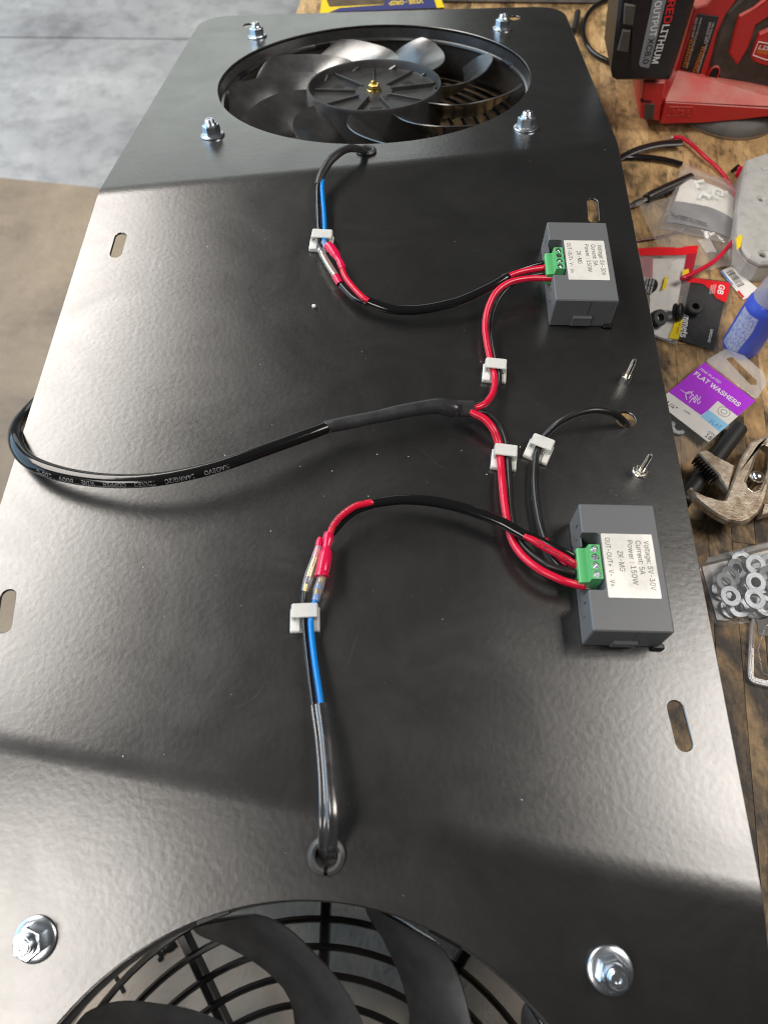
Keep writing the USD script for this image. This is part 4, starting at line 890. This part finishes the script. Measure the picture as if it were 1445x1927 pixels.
# loose cables, sleeves, tools
def loose(name, pts, m, label, c, n=12, oval=(1, 1), cap=True): single(name, tube(pts, n, 6, oval=oval, cap=cap), m, label, c, smooth=40)
loose('looped_cord', [(333.0,791.9,-140.0,2.84),(303.6,780.4,-141.0,2.83),(278.8,759.6,-141.0,2.98),(263.0,727.1,-141.0,3.10),(258.2,693.4,-141.0,3.05),(264.2,661.0,-141.0,3.00),(280.5,641.0,-141.0,2.97),(301.8,628.0,-141.0,2.95)], black_wire, 'black cord looping on the bench left of the battery', 'cord')
loose('tubing_stub', [(255.5,744.8,-140.0,3.82),(251.3,722.6,-140.0,4.13),(245.8,700.8,-140.0,4.42)], rubber, 'short black tubing stub by the panel corner at the top right', 'tubing')
loose('heat_shrink_strip', [(250.8,432.6,-142.0,4.12),(273.6,453.3,-141.0,4.46),(295.5,466.5,-139.0,4.79),(320.2,474.9,-138.0,5.10),(346.3,478.2,-138.0,5.41)], black_wire_matt, 'upper of two flat black sleeve offcuts beside the panel edge', 'sleeve', oval=(1, .4))
loose('heat_shrink_strip', [(251.8,441.6,-142.0,3.55),(278.2,457.0,-141.0,3.88),(300.8,457.5,-141.0,3.88),(323.9,453.4,-141.0,3.87),(342.7,445.7,-141.0,3.85)], black_wire, 'lower of two flat black sleeve offcuts, running under the clear bag', 'sleeve', oval=(1, .4))
rw = Thing('loose_red_wire', 'loose red wire with a bared end running under the clear bags', 'wire', (359.7, 481.9) + (BZ,))
rwp = [(339.4,491.8,-141.0,1.97),(347.3,490.5,-140.0,2.12),(357.4,479.4,-140.0,2.11),(369.9,455.7,-140.0,2.08),(383.4,435.4,-142.0,2.06),(391.6,403.7,-143.0,2.02),(387.1,360.7,-142.0,1.97),(377.5,331.9,-138.0,2.06),(365.0,310.2,-134.0,2.16),(345.4,286.6,-132.0,2.26),(324.8,270.5,-131.0,2.23),(307.5,260.1,-131.0,2.35)]
rw.part('insulation', tube(rwp, 12, 6), red_wire, smooth=True)
rw.part('bare_end', tube([(332.8,487.9,-141.0,1.52),(336.8,490.8,-141.0,1.52),(341.2,491.8,-141.0,1.52)], 8, 3), tin)
loose('loose_wire', [(259.7,314.9,-143.0,1.37),(274.6,324.5,-143.0,1.38),(294.6,329.6,-143.0,1.38),(313.2,336.3,-143.0,1.39),(335.9,346.3,-143.0,1.40)], simple('dull_red_wire', (.12, .03, .03), .35), 'thin dark red wire between the panel edge and the bag of clips', 'wire')
wc = Thing('wire_connector', 'small red and black wire ends beside the grey metal box', 'connector', (404.2, 439.8) + (BZ,))
wc.part('black_end', tube([(394.2,431.6,-139.0,2.34),(401.6,437.9,-137.0,2.34)], 10, 3), black_wire); wc.part('red_end', tube([(397.9,423.3,-138.0,2.62),(402.1,433.9,-136.0,2.63)], 10, 3), red_wire)
dr = Thing('nut_driver', 'dark steel nut driver bit lying by the panel edge', 'tool', (305.2, 397.6) + (BZ,))
dr.part('socket', tube([(293.6,384.3,-138.0,4.84),(295.6,386.1,-138.0,5.41),(311.3,396.5,-138.0,5.73),(346.2,417.9,-138.0,5.80)], 20, 3), simple('dark_steel', (.10, .095, .09), .3, .9), smooth=30)
dr.part('shank', tube([(270.6,372.2,-140.0,2.55),(277.7,375.9,-139.5,2.84),(278.9,376.7,-139.5,3.69),(287.3,381.3,-139.0,3.70),(288.3,381.5,-138.5,2.84),(295.6,386.1,-138.0,2.85)], 6, 2), steel, smooth=20)

# clear bags
bg1 = Patch([(285.2,377.9),(345.5,402.8),(377.5,291.7),(303.6,275.3)], BZ + .8, amp=6, seed=5, freq=.07)
t = Thing('plastic_bag', 'empty crumpled clear plastic bag beneath the bag of clips', 'bag', (335.4, 339.1) + (BZ,))
t.part('film', bg1.mesh(n=24, th=0), clear_film, smooth=50)
for i in range(8):
    a_ = .62 + i * .022
    t.part('printed_line', bg1.mesh(a_, a_ + .008, .62, .80, 2, .25, .1), card_white, smooth=False)
bgc = [(342.5,445.4),(395.2,410.5),(370.2,318.4),(300.4,340.2)]
bg2 = Patch(bgc, BZ + 3.5, amp=4.5, puff=9, seed=9, freq=.06)
t = Thing('clip_bag', 'clear zip bag with a grey band, holding spare white clips', 'bag', (355.3, 395.3) + (BZ,))
t.part('film', bg2.mesh(n=26, th=0, off=.4), clear_film, smooth=50)
t.part('white_patch', bg2.mesh(.08, .97, .26, .66, 16, -1.0, .3), card_white, smooth=50)
t.part('grey_band', bg2.mesh(.06, .97, .64, .93, 16, .9, .2), card_grey, smooth=50)
q0, q1 = bg2.at(np.array([.10, .62]), np.array([.885, .915]), 0)[:, :2]
zt = float(bg2.at(np.array([.4]), np.array([.9]), 1.6)[0, 2])
for k_, (tx, dd) in enumerate((('Not suitable for children', 0), ('Keep away from infants', 3.4))):
    t.part('lettering', text_flat(tx, q0 + [0, -dd + 4], q1 + [0, -dd + 4], zt + .8, 2.0, .05), black_print, smooth=False)
zs = bg2.at(np.array([.05, .95]), np.array([.12, .12]), .9)
t.part('zip_seam', tube(np.column_stack([bg2.at(np.linspace(.03, .97, 9), np.full(9, .15), .6), np.full(9, .45)]), 6, 3), clear_vinyl)
t.part('zip_seam', tube(np.column_stack([bg2.at(np.linspace(.03, .97, 9), np.full(9, .18), .6), np.full(9, .45)]), 6, 3), clear_vinyl)
rc = random.Random(5)
for i, (a_, b_, an, lb) in enumerate(((.36, .36, 20, 'far left'), (.62, .44, 70, 'middle right'), (.48, .52, -35, 'near left'), (.72, .34, 130, 'far right'))):
    o_ = bg2.at(np.array([a_]), np.array([b_]), -.4)[0]
    m = cat([tmesh(*arr(cbox(-8, 8, -7, 7, 0, 2, .5))), tmesh(*arr(cbox(-7, -3, -6, 6, 1.5, 5.5, .8))), tmesh(*arr(cbox(-6.5, 7, 1, 6, 4.5, 6, .6))), tmesh(*arr(cbox(4.5, 7.5, 0, 6, 1.5, 5.6, .6)))])
    m.apply_transform(trimesh.transformations.rotation_matrix(math.radians(rc.uniform(-25, 25)), [1, .3, 0])); m.apply_transform(rotz(an)); m.apply_scale(.8); m.apply_translation(o_ - [0, 0, 1.0])
    single('spare_clip', m, nylon, f'spare white nylon clip at the {lb} of the four in the clear zip bag', 'cable clip', group='spare clips in the bag')

# grey metal box
gb = [(399.2,424.7),(422.1,436.5),(482.4,439.5),(440.3,273.3),(381.8,270.5),(371.8,279.0),(367.0,293.5),(367.4,313.7),(377.8,355.1)]
t = Thing('grey_metal_box', 'scuffed light grey metal box with screw holes at the right edge', 'metal box', (416.7, 356.8) + (BZ,))
gp_ = rounded(gb, 3)
bh_ = [Point(*c).buffer(r_) for c, r_ in (((402.2, 362.8), 2.6), ((387.1, 282.9), 3.4), ((415.1, 409.5), 1.2))]
t.part('lid', slab(gp_.difference(unary_union(bh_)), -126, -119, 2.2), grey_paint, smooth=30)
t.part('body', slab(gp_.buffer(-.6), BZ + .2, -126.2, .6), grey_paint, smooth=30)
t.part('yellow_sticker', flat([(364.2,303.6),(370.2,309.7),(370.9,305.2),(366.1,291.7),(361.5,287.2)], -118.9, -118.6), yellow_print, smooth=False)
# grommet packs
p1 = Patch([(270.5,307.8),(336.5,313.9),(293.8,183.3),(262.7,200.3)], BZ + 1.0, amp=4.5, seed=12, freq=.06)
t = Thing('grommet_packet', 'opened clear packet with red header strip and folded paper insert', 'packet', (291.2, 248.2) + (BZ,))
t.part('film', p1.mesh(n=24, off=1.2, th=0), clear_film, smooth=50)
t.part('red_header', p1.mesh(0, 1, -.03, .07, 14, 1.6, .25), red_print, smooth=50)
t.part('pink_film', p1.mesh(0, .30, .08, .34, 8, .9, 0), clear_red, smooth=50)
t.part('red_fold', p1.mesh(.84, 1.0, .05, .36, 8, 1.5, .2), simple('dark_red_film', (.40, .02, .04), .3), smooth=50)
t.part('paper_insert', p1.mesh(.26, .84, .10, .97, 16, .5, .3), card_white, smooth=50)
pb = t.part('black_badge', slab(affinity.rotate(affinity.scale(Point((279.4, 258.1)).buffer(11), 1, .62), 62), -139.5, -138.9), card_black, smooth=False)
for k_ in range(4):
    t.part('printed_line', text_flat('GENERAL PURPOSE', np.array((270.3, 249.3)) + [k_ * 2.9, -k_ * .6], np.array((276.8, 269.5)) + [k_ * 2.9, -k_ * .6], -138.8, 1.7, .1), white_print, parent=pb, smooth=False)
t.part('yellow_flash', flat([(295.8,269.9),(299.2,271.5),(294.6,255.5),(289.4,251.9)], -138.9, -138.6), yellow_print, smooth=False)
t.part('yellow_tab', flat([(314.3,278.8),(320.5,281.1),(319.6,273.0),(312.4,270.7)], -138, -137.7), yellow_print, smooth=False)
p2c = [(320.2,274.6),(361.3,268.3),(329.4,179.0),(297.4,193.1)]
p2 = Patch(p2c, BZ + 2.2, amp=1.2, seed=15, freq=.03)
t = Thing('grommet_packet', 'black carded grommet packet with a red header and yellow stripe', 'packet', (329.4, 228.2) + (BZ,))
t.part('card', p2.mesh(.0, .97, .0, 1, 12, 0, .5), card_black, smooth=50)
hd = [(318.9,272.1),(360.2,265.1),(355.1,250.0),(350.4,238.7),(342.6,244.1),(338.8,254.6),(334.0,262.3),(326.1,265.0),(316.6,264.8)]
t.part('red_header', flat(hd, -140.6, -140.2), red_print, smooth=False)
a, b = [(348.7,262.7),(344.3,250.5)]
t.part('lettering', text_flat('GB', a, b, -140.15, 5.4, .08, True), white_print, smooth=False)
for k_ in range(3):
    a, b = np.array([(344.5,262.6),(340.2,250.4)]) - [k_ * 2.0, k_ * .35]
    t.part('lettering', text_flat('GARDNER ELECTRICAL', a, b, -140.15, 1.2, .06), white_print, smooth=False)
t.part('yellow_stripe', flat([(301.8,224.9),(307.8,223.7),(296.8,190.7),(287.5,191.8)], -141, -139.8), yellow_print, smooth=False)
a, b = [(303.3,218.5),(295.2,197.0)]
t.part('lettering', text_flat('No. of parts', a, b, -139.75, 1.6, .05), black_print, smooth=False)
a, b = [(306.7,221.7),(298.6,193.5)]
t.part('lettering', text_flat('mmets', a, b, -139.9, 6.2, .3, True), white_print, smooth=False)
a, b = [(329.5,204.1),(323.6,188.2)]
t.part('lettering', text_flat('UNIDAD', a, b, -140.3, 2.4, .05, True), white_print, smooth=False)
t.part('film', p2.mesh(0, 1.14, 0, 1.02, 16, 1.6, 0), clear('thin_film', (.96, .96, .96), .04, .08, wrinkle=1.0), smooth=50)
for (u_, tilt, lb) in (((315.7, 225.4), (8, 10), 'black rubber grommet lying flat on the black carded packet'), ((298.6, 219.3), (62, 70), 'black rubber grommet standing on edge by the yellow stripe'), ((278.3, 210.5), (35, 30), 'black rubber grommet on the paper insert beside the panel edge')):
    m = lathe([(4.2, -4.6), (8.2, -4.6), (9.2, -3.6), (9.2, -1.6), (7.2, -1.2), (7.2, 1.2), (9.2, 1.6), (9.2, 3.6), (8.2, 4.6), (4.2, 4.6)], 36, True)
    m.apply_scale(.86)
    m.apply_transform(trimesh.transformations.rotation_matrix(math.radians(tilt[0]), [math.cos(math.radians(tilt[1])), math.sin(math.radians(tilt[1])), 0])); m.apply_translation((*u_, -136 + (2.5 if tilt[0] > 20 else .5)))
    single('rubber_grommet', m, rubber, lb, 'grommet', smooth=40)
# barcode card and pouch
t = Thing('barcode_card', 'white card with a barcode, partly behind the blue bottle', 'card', (368.9, 284.7) + (BZ,))
bc = [(354.8,284.2),(366.8,291.1),(389.6,258.1),(370.3,245.7)]
t.part('card', flat(bc, -143.5, -143.1), card_white, smooth=False)
o_, ux, vy = np.array(bc[0]), np.array(bc[1]) - np.array(bc[0]), np.array(bc[3]) - np.array(bc[0])
def quad(a0, a1, b0, b1): return [tuple(o_ + ux * a + vy * b) for a, b in ((a0, b0), (a1, b0), (a1, b1), (a0, b1))]
rbc = random.Random(8); x_ = .10
bars = []
while x_ < .62:
    w_ = rbc.choice([.008, .012, .02]); bars.append(flat(quad(.30, .92, x_, x_ + w_), -143.05, -142.95)); x_ += w_ + rbc.choice([.01, .014, .02])
t.part('barcode', cat(bars), black_print, smooth=False)
t.part('blue_edge', flat(quad(0, .14, .0, .5), -143.05, -142.95), blue_print, smooth=False)
t.part('red_edge', flat(quad(0, .2, .72, .95), -143.05, -142.95), red_print, smooth=False)

# blue bottle
bx, by = (355.7, 187.3)
t = Thing('blue_bottle', 'blue plastic bottle with frosted collar and blue cap', 'bottle', (bx, by, BZ))
ob = lambda m, o=0: tmesh(arr(m)[0] * [1, 1, 1] + [bx, by, BZ + o], arr(m)[1])
RBT = 17.2
t.part('body', ob(lathe([(0, .1), (RBT - 3, .1), (RBT - .8, 1.2), (RBT, 4), (RBT, 52), (RBT - .6, 57), (RBT - 3.5, 62), (RBT - 6, 64), (0, 64)], 48)), bottle_blue, smooth=40)
t.part('collar', ob(lathe([(RBT - 3.2, 62.5), (RBT - 2.2, 64), (RBT - 5.2, 86), (RBT - 6.5, 86), (0, 86)], 40)), frosted, smooth=40)
cp = []
for i in range(36):
    a0 = i * math.pi / 18; r_ = 11.2 if i % 2 else 10.7; cp.append((r_ * math.cos(a0), r_ * math.sin(a0)))
t.part('cap', ob(slab(Polygon(cp), 84, 112, 1.2)), cap_blue, smooth=20)
a_ = np.radians(np.linspace(-188, -112, 22)); zz = np.linspace(6, 52, 8); rr_ = RBT + .12
vv = []; ff = []
for i, z_ in enumerate(zz):
    lo_, hi_ = math.radians(-186), math.radians(-116 - 8 * abs(z_ - 36) / 30)
    for k_ in range(16):
        q = lo_ + (hi_ - lo_) * k_ / 15; vv.append((rr_ * math.cos(q), rr_ * math.sin(q), z_))
for i in range(7):
    for k_ in range(15): m0 = i * 16 + k_; ff += [(m0, m0 + 1, m0 + 17), (m0, m0 + 17, m0 + 16)]
t.part('label', ob(tmesh(vv, ff)), print_mat, smooth=True)

# pack of flat washers
t = Thing('washer_packet', 'clear washer packet with a purple FLAT WASHERS card', 'packet', (307.6, 119.1) + (BZ,))
ZC = -136.0
cardp = [(314.1,159.9),(351.4,117.0),(301.7,71.7),(270.4,105.8),(269.9,119.8),(275.7,124.9)]
cd = t.part('card', flat(cardp, ZC - .5, ZC), card_white, smooth=False)
def deco(name, poly, m_, dz=.12): t.part(name, flat(poly, ZC + .02, ZC + dz), m_, parent=cd, smooth=False)
deco('purple_field', [(314.1,159.9),(351.4,117.0),(332.4,99.8),(318.0,116.2),(307.9,106.1),(300.3,100.2),(275.7,124.9)], purple_print)
deco('blue_field', [(307.9,106.1),(322.6,89.9),(313.3,82.4),(299.9,99.0)], lightblue_print, .2)
rg = (321.2, 104.4)
t.part('washer_picture', slab(Point(rg).buffer(5.6, quad_segs=10).difference(Point(rg).buffer(4.9)).union(Point(rg).buffer(2.9).difference(Point(rg).buffer(2.2))), ZC + .02, ZC + .12), simple('pale_grey_print', (.35, .33, .32), .5), parent=cd, smooth=False)
for txt, (a, b), h, m_, bo in (('ZINC PLATED', [(307.7,151.7),(323.3,135.4)], 2.5, white_print, False), ('FLAT WASHERS', [(301.3,145.5),(334.9,110.0)], 5.0, white_print, True),
                               ('1/4"', [(270.6,112.2),(278.2,104.8)], 4.4, black_print, False), ('mm', [(285.6,104.4),(290.1,100.5)], 2.0, black_print, False), ('FLAT', [(305.9,92.4),(313.8,85.2)], 4.2, blue_print, False),
                               ('QTY', [(302.5,81.6),(307.3,77.3)], 2.6, black_print, False), ('18', [(299.3,77.7),(303.4,73.6)], 4.2, black_print, False)):
    t.part('lettering', text_flat(txt, a, b, ZC + (.22 if txt == 'FLAT' else .14), h, .06, bo), m_, parent=cd, smooth=False)
lines = [[(286.6,127.9),(291.7,123.9),(297.7,125.8)],[(290.5,116.8),(290.5,122.7),(294.8,125.7),(295.6,121.6),(292.6,118.0),(297.2,122.8),(297.1,116.9),(300.4,122.3),(300.8,116.4),(303.4,120.6)],[(291.8,113.3),(296.5,118.7),(296.5,113.4),(299.7,118.2),(299.6,112.3),(302.5,115.3)]]
for q in lines: t.part('script_logo', tube([(x_, y_, ZC + .2, .3) for x_, y_ in q], 6, 4, oval=(1, .3)), white_print, parent=cd)
blp = rounded([(315.1,161.6),(351.8,119.1),(302.3,70.8),(285.6,56.3),(271.0,44.2),(269.6,52.7),(270.7,121.9)], 2)
t.part('blister', slab(blp, BZ + .4, ZC - .7, 1.6), blister, smooth=30)
hg = rounded([(315.1,162.2),(337.0,177.2),(352.2,169.3),(366.0,149.7),(366.7,137.6),(353.0,118.3)], 2.5).difference(rounded([(334.7,165.1),(341.0,167.1),(357.7,140.4),(356.6,134.9),(351.0,135.4)], 1))
t.part('hang_tab', slab(hg, ZC - .7, ZC - .1, .2), clear('glossy_clear', (.97, .97, .98), .20, .10, (.9, .9, .9), wrinkle=.5), smooth=30)
def washer_mesh(ro=8.3, ri=4.0, h=1.3): return lathe([(ri, 0), (ro - .3, 0), (ro, .3), (ro, h - .3), (ro - .3, h), (ri, h)], 30, True)
def washer(c, z, ang, ax, label, group, ro=8.3):
    m = washer_mesh(ro, ro * .49); m.apply_transform(trimesh.transformations.rotation_matrix(math.radians(ang), [math.cos(math.radians(ax)), math.sin(math.radians(ax)), 0])); m.apply_translation((*c, z))
    single('flat_washer', m, zinc_dull, label, 'washer', group=group, smooth=30)
zinc_dull = simple('dull_zinc', (.26, .28, .30), .42, 1, bump=(400, .10), var=.15)
washer((280.9, 90.7), BZ + 2.6, 5, 30, 'single zinc washer seen through the purple packet below its card', None, 7.6)

# pliers gripping a black rubber tube
t = Thing('slip_joint_pliers', 'worn brown steel slip-joint pliers with toothed jaw at the right edge', 'pliers', (324.3, 36.0) + (BZ,))
JT = -117.0
jaw = Polygon([(269.1,14.9),(272.9,12.5),(279.8,8.3),(286.9,5.6),(292.1,4.2),(295.3,4.5),(299.5,11.7),(307.6,27.3),(315.4,42.5),(319.9,49.6),(328.4,60.8),(334.9,64.7),(343.2,68.1),(368.2,71.4),(359.7,35.7),(346.3,33.3),(337.6,29.1),(332.9,17.5),(328.6,7.6),(324.3,-0.8),(318.5,-8.1),(311.1,-13.9),(303.5,-16.4),(294.4,-14.6),(286.0,-9.3),(278.0,-1.9),(271.8,5.2)])
slot = rounded([(315.1,22.0),(315.6,16.1),(319.8,11.7),(325.3,13.8),(330.6,22.4),(336.8,35.1),(343.3,54.9),(340.0,59.5),(333.7,56.7),(329.8,48.8),(322.3,33.7)], 1.2)
t.part('lower_jaw', slab(jaw.buffer(.8).buffer(-.8).difference(slot), JT - 9, JT, 1.4), rusty_steel, smooth=30)
t.part('slot_rim', slab(slot.buffer(.05).difference(slot.buffer(-1.0)), JT - 9.5, JT - 1.0, .3), steel, smooth=30)
px_ = (325.0, 26.2)
t.part('pivot', tmesh(np.array(lathe([(5.2, -12), (5.2, 1), (5.6, 1.2), (5.2, 3.4), (3.8, 5.0), (1.8, 5.8), (0, 6)], 28).vertices) + [*px_, JT - 2], lathe([(5.2, -12), (5.2, 1), (5.6, 1.2), (5.2, 3.4), (3.8, 5.0), (1.8, 5.8), (0, 6)], 28).faces), steel, smooth=40)
up_ = Polygon([(282.3,49.3),(285.3,51.5),(289.9,52.6),(293.1,51.2),(295.9,47.6),(299.1,45.6),(310.5,37.6),(307.9,30.9),(304.1,22.3),(300.4,14.3),(297.6,19.7),(295.5,24.6),(295.3,28.1)])
t.part('upper_jaw', slab(up_, JT - 10, JT - 1.5, 1.2), rusty_steel, smooth=30)
tj = [(281.0,47.3),(295.0,26.7)]
d_ = (np.array(tj[1]) - tj[0]); L_ = np.linalg.norm(d_); d_ /= L_; n_ = np.array([-d_[1], d_[0]])
if n_[1] > 0: n_ = -n_
for i in range(9):
    o_ = np.array(tj[0]) + d_ * (L_ * (i + .5) / 9)
    c_ = [o_ + d_ * (L_ / 9 * .36) * s1 + n_ * w_ for s1, w_ in ((-1, -1.2), (1, -1.2), (.55, 2.6), (-.55, 2.6))]
    t.part('tooth', slab(Polygon(c_), JT - 12, JT - 2.6, .3), dark_steel_tooth := (simple('blackened_steel', (.03, .028, .026), .4, .6) if i == 0 else dark_steel_tooth), smooth=False)
hd_ = [(331.1,7.4),(360.8,13.1),(359.0,5.6),(327.1,-3.5)]
t.part('handle', slab(Polygon(hd_), JT - 20, JT - 10.5, 1.2), rusty_steel)
single('rubber_tube', tube([(266.2,8.0,-136.0,6.58),(273.4,17.3,-136.0,6.85),(289.4,36.1,-136.0,6.94),(309.7,61.0,-136.0,7.07),(329.4,85.1,-136.0,7.20),(330.7,86.8,-136.0,6.74)], 28, 4), rubber, 'black rubber tube lying in the jaws of the pliers', 'tube', smooth=40)

# clear box with loose washers
t = Thing('clear_washer_box', 'clear plastic blister box full of loose zinc washers, right edge', 'plastic box', (304.8, -61.5) + (BZ,))
wb = rounded([(276.8,-41.4),(361.0,-17.0),(354.1,-77.8),(314.6,-85.2),(289.8,-90.0),(280.8,-89.4)], 3)
sh = slab(wb, -129.0, -128.2, .3)
t.part('insert_card', slab(wb.buffer(-2), BZ + .5, BZ + .9), card_white, smooth=False); t.part('lid', sh, blister, smooth=30)
t.part('wall', slab(wb.difference(wb.buffer(-.8)), BZ + 1.2, -129.1, .2), blister, smooth=30)
t.part('rim', slab(wb.buffer(2.2).difference(wb.buffer(-.6)), BZ + .3, BZ + 1.1, .2), blister, smooth=30)
gl = 'loose zinc washers in the clear box'
for (u_, z_, an, ax, lb) in [((316.4, -44.1),-134.6,16,20,'zinc washer farthest back in the right-hand row inside the clear box'),((302.1, -47.3),-136.6,12,80,'zinc washer farthest back in the left-hand row inside the clear box'),((294.9, -54.6),-134.6,14,100,'second zinc washer from the back in the left-hand row of the clear box'),((289.1, -60.9),-132.6,10,100,'third zinc washer from the back, against the left wall of the clear box'),((290.6, -72.3),-132.6,8,60,'zinc washer nearest the viewer in the left-hand row of the clear box'),((318.6, -50.0),-137.6,20,10,None),((312.7, -59.9),-133.6,12,30,'middle zinc washer of the right-hand row inside the clear box'),((308.3, -74.4),-131.6,6,40,'bright zinc washer nearest the viewer in the right-hand row of the clear box'),((324.7, -53.9),-134.6,24,0,'zinc washer cut by the right edge of the photo inside the clear box'),((298.8, -78.6),-139.6,5,20,None),((304.8, -63.1),-141.6,3,0,None),((321.9, -65.7),-139.6,12,60,None),((330.7, -40.6),-139.6,10,60,None),((310.3, -38.0),-141.6,4,10,None),((289.7, -64.0),-142.6,3,30,None),((309.9, -62.5),-140.6,8,130,None),((321.9, -56.9),-142.6,5,0,None),((311.2, -50.4),-141.6,14,45,None),((294.0, -78.5),-142.6,4,0,None),((307.8, -78.5),-141.6,10,100,None),((319.5, -76.7),-139.6,8,30,None)]:
    washer(u_, z_, an, ax, lb or 'loose zinc washer half buried under others in the clear box', gl)
# clear tray
t = Thing('clear_tray', 'empty clear plastic tray below the box of washers, right edge', 'plastic tray', (311.3, -108.9) + (BZ,))
o1 = rounded([(308.6,-82.9),(312.3,-80.7),(354.7,-74.3),(342.1,-141.6),(308.1,-137.8),(299.2,-135.7),(297.0,-131.0),(301.8,-109.7)], 2)
t.part('flange', slab(o1.difference(o1.buffer(-4.5)), BZ + .5, BZ + 1.1, .2), blister, smooth=30)
t.part('rolled_edge', tube([(x_, y_, BZ + 3.0, 1.3) for x_, y_ in [(312.0,-81.9),(308.5,-88.9),(304.7,-101.7),(300.4,-118.3),(297.6,-129.6),(298.8,-135.2),(306.1,-137.7),(315.1,-139.1)]], 10, 5), clear('bright_clear_edge', (.9, .9, .92), .25, .07, (.85, .85, .87)), smooth=True)
o2 = rounded([(315.7,-93.8),(347.9,-89.6),(337.6,-131.5),(310.6,-131.4),(305.4,-128.4),(306.3,-111.5)], 2)
t.part('inner_edge', tube([(x_, y_, BZ + 8.0, .6) for x_, y_ in [(323.1,-92.8),(315.8,-93.4),(313.3,-97.2),(306.1,-110.7),(305.4,-113.9),(305.0,-128.4),(307.1,-131.5),(314.3,-132.1)]], 8, 4), blister, smooth=True)
single('black_card', flat([(314.3,-79.4),(357.5,-65.1),(348.9,-99.9),(312.1,-99.1)], BZ + .35, BZ + .45), card_black, 'black card under the clear plastic tray', 'card', smooth=False)

# tool pack at the far end
ZV = -128.0
t = Thing('tool_packet', 'blue and yellow tool packet at the far end of the bench', 'packet', (-4.0, 767.7) + (BZ,))
tc_ = [(-79.2,713.3),(79.5,730.7),(73.6,763.2),(-75.5,760.6)]
t.part('tray', slab(Polygon(tc_), BZ + .5, ZV - .4, .8), simple('brown_tool_tray', (.12, .085, .05), .5, var=.4))
t.part('yellow_edge', flat([(-79.2,713.3),(2.2,726.9),(2.0,735.6),(-67.8,728.2),(-74.8,750.5),(-79.0,750.4)], ZV - .3, ZV), yellow_print, smooth=False)
t.part('blue_band', flat([(-67.0,715.9),(70.6,728.1),(63.9,757.9),(5.5,756.9),(2.0,734.3),(-54.0,725.9)], ZV + .05, ZV + .3), simple('navy_print', (.045, .05, .17), .4), smooth=False)
t.part('yellow_edge', flat([(70.6,728.1),(80.2,729.5),(73.6,760.6),(65.3,760.5)], ZV + .05, ZV + .3), yellow_print, smooth=False)
a, b = [(52.1,747.6),(8.0,741.9)]
t.part('lettering', text_flat('VISE-GRIP', a, b, ZV + .35, 9.0, .1, True), yellow_print, smooth=False)
single('grey_tool', upright([(-60, 0), (150, 0), (150, 12), (90, 22), (20, 18), (-60, 10)], 0, 30, 3).apply_translation((*(137.9, 772.7), BZ + .5)), simple('grey_tool_paint', (.20, .20, .20), .5, var=.4), 'dark grey flat tool behind the far edge of the panel', 'tool')
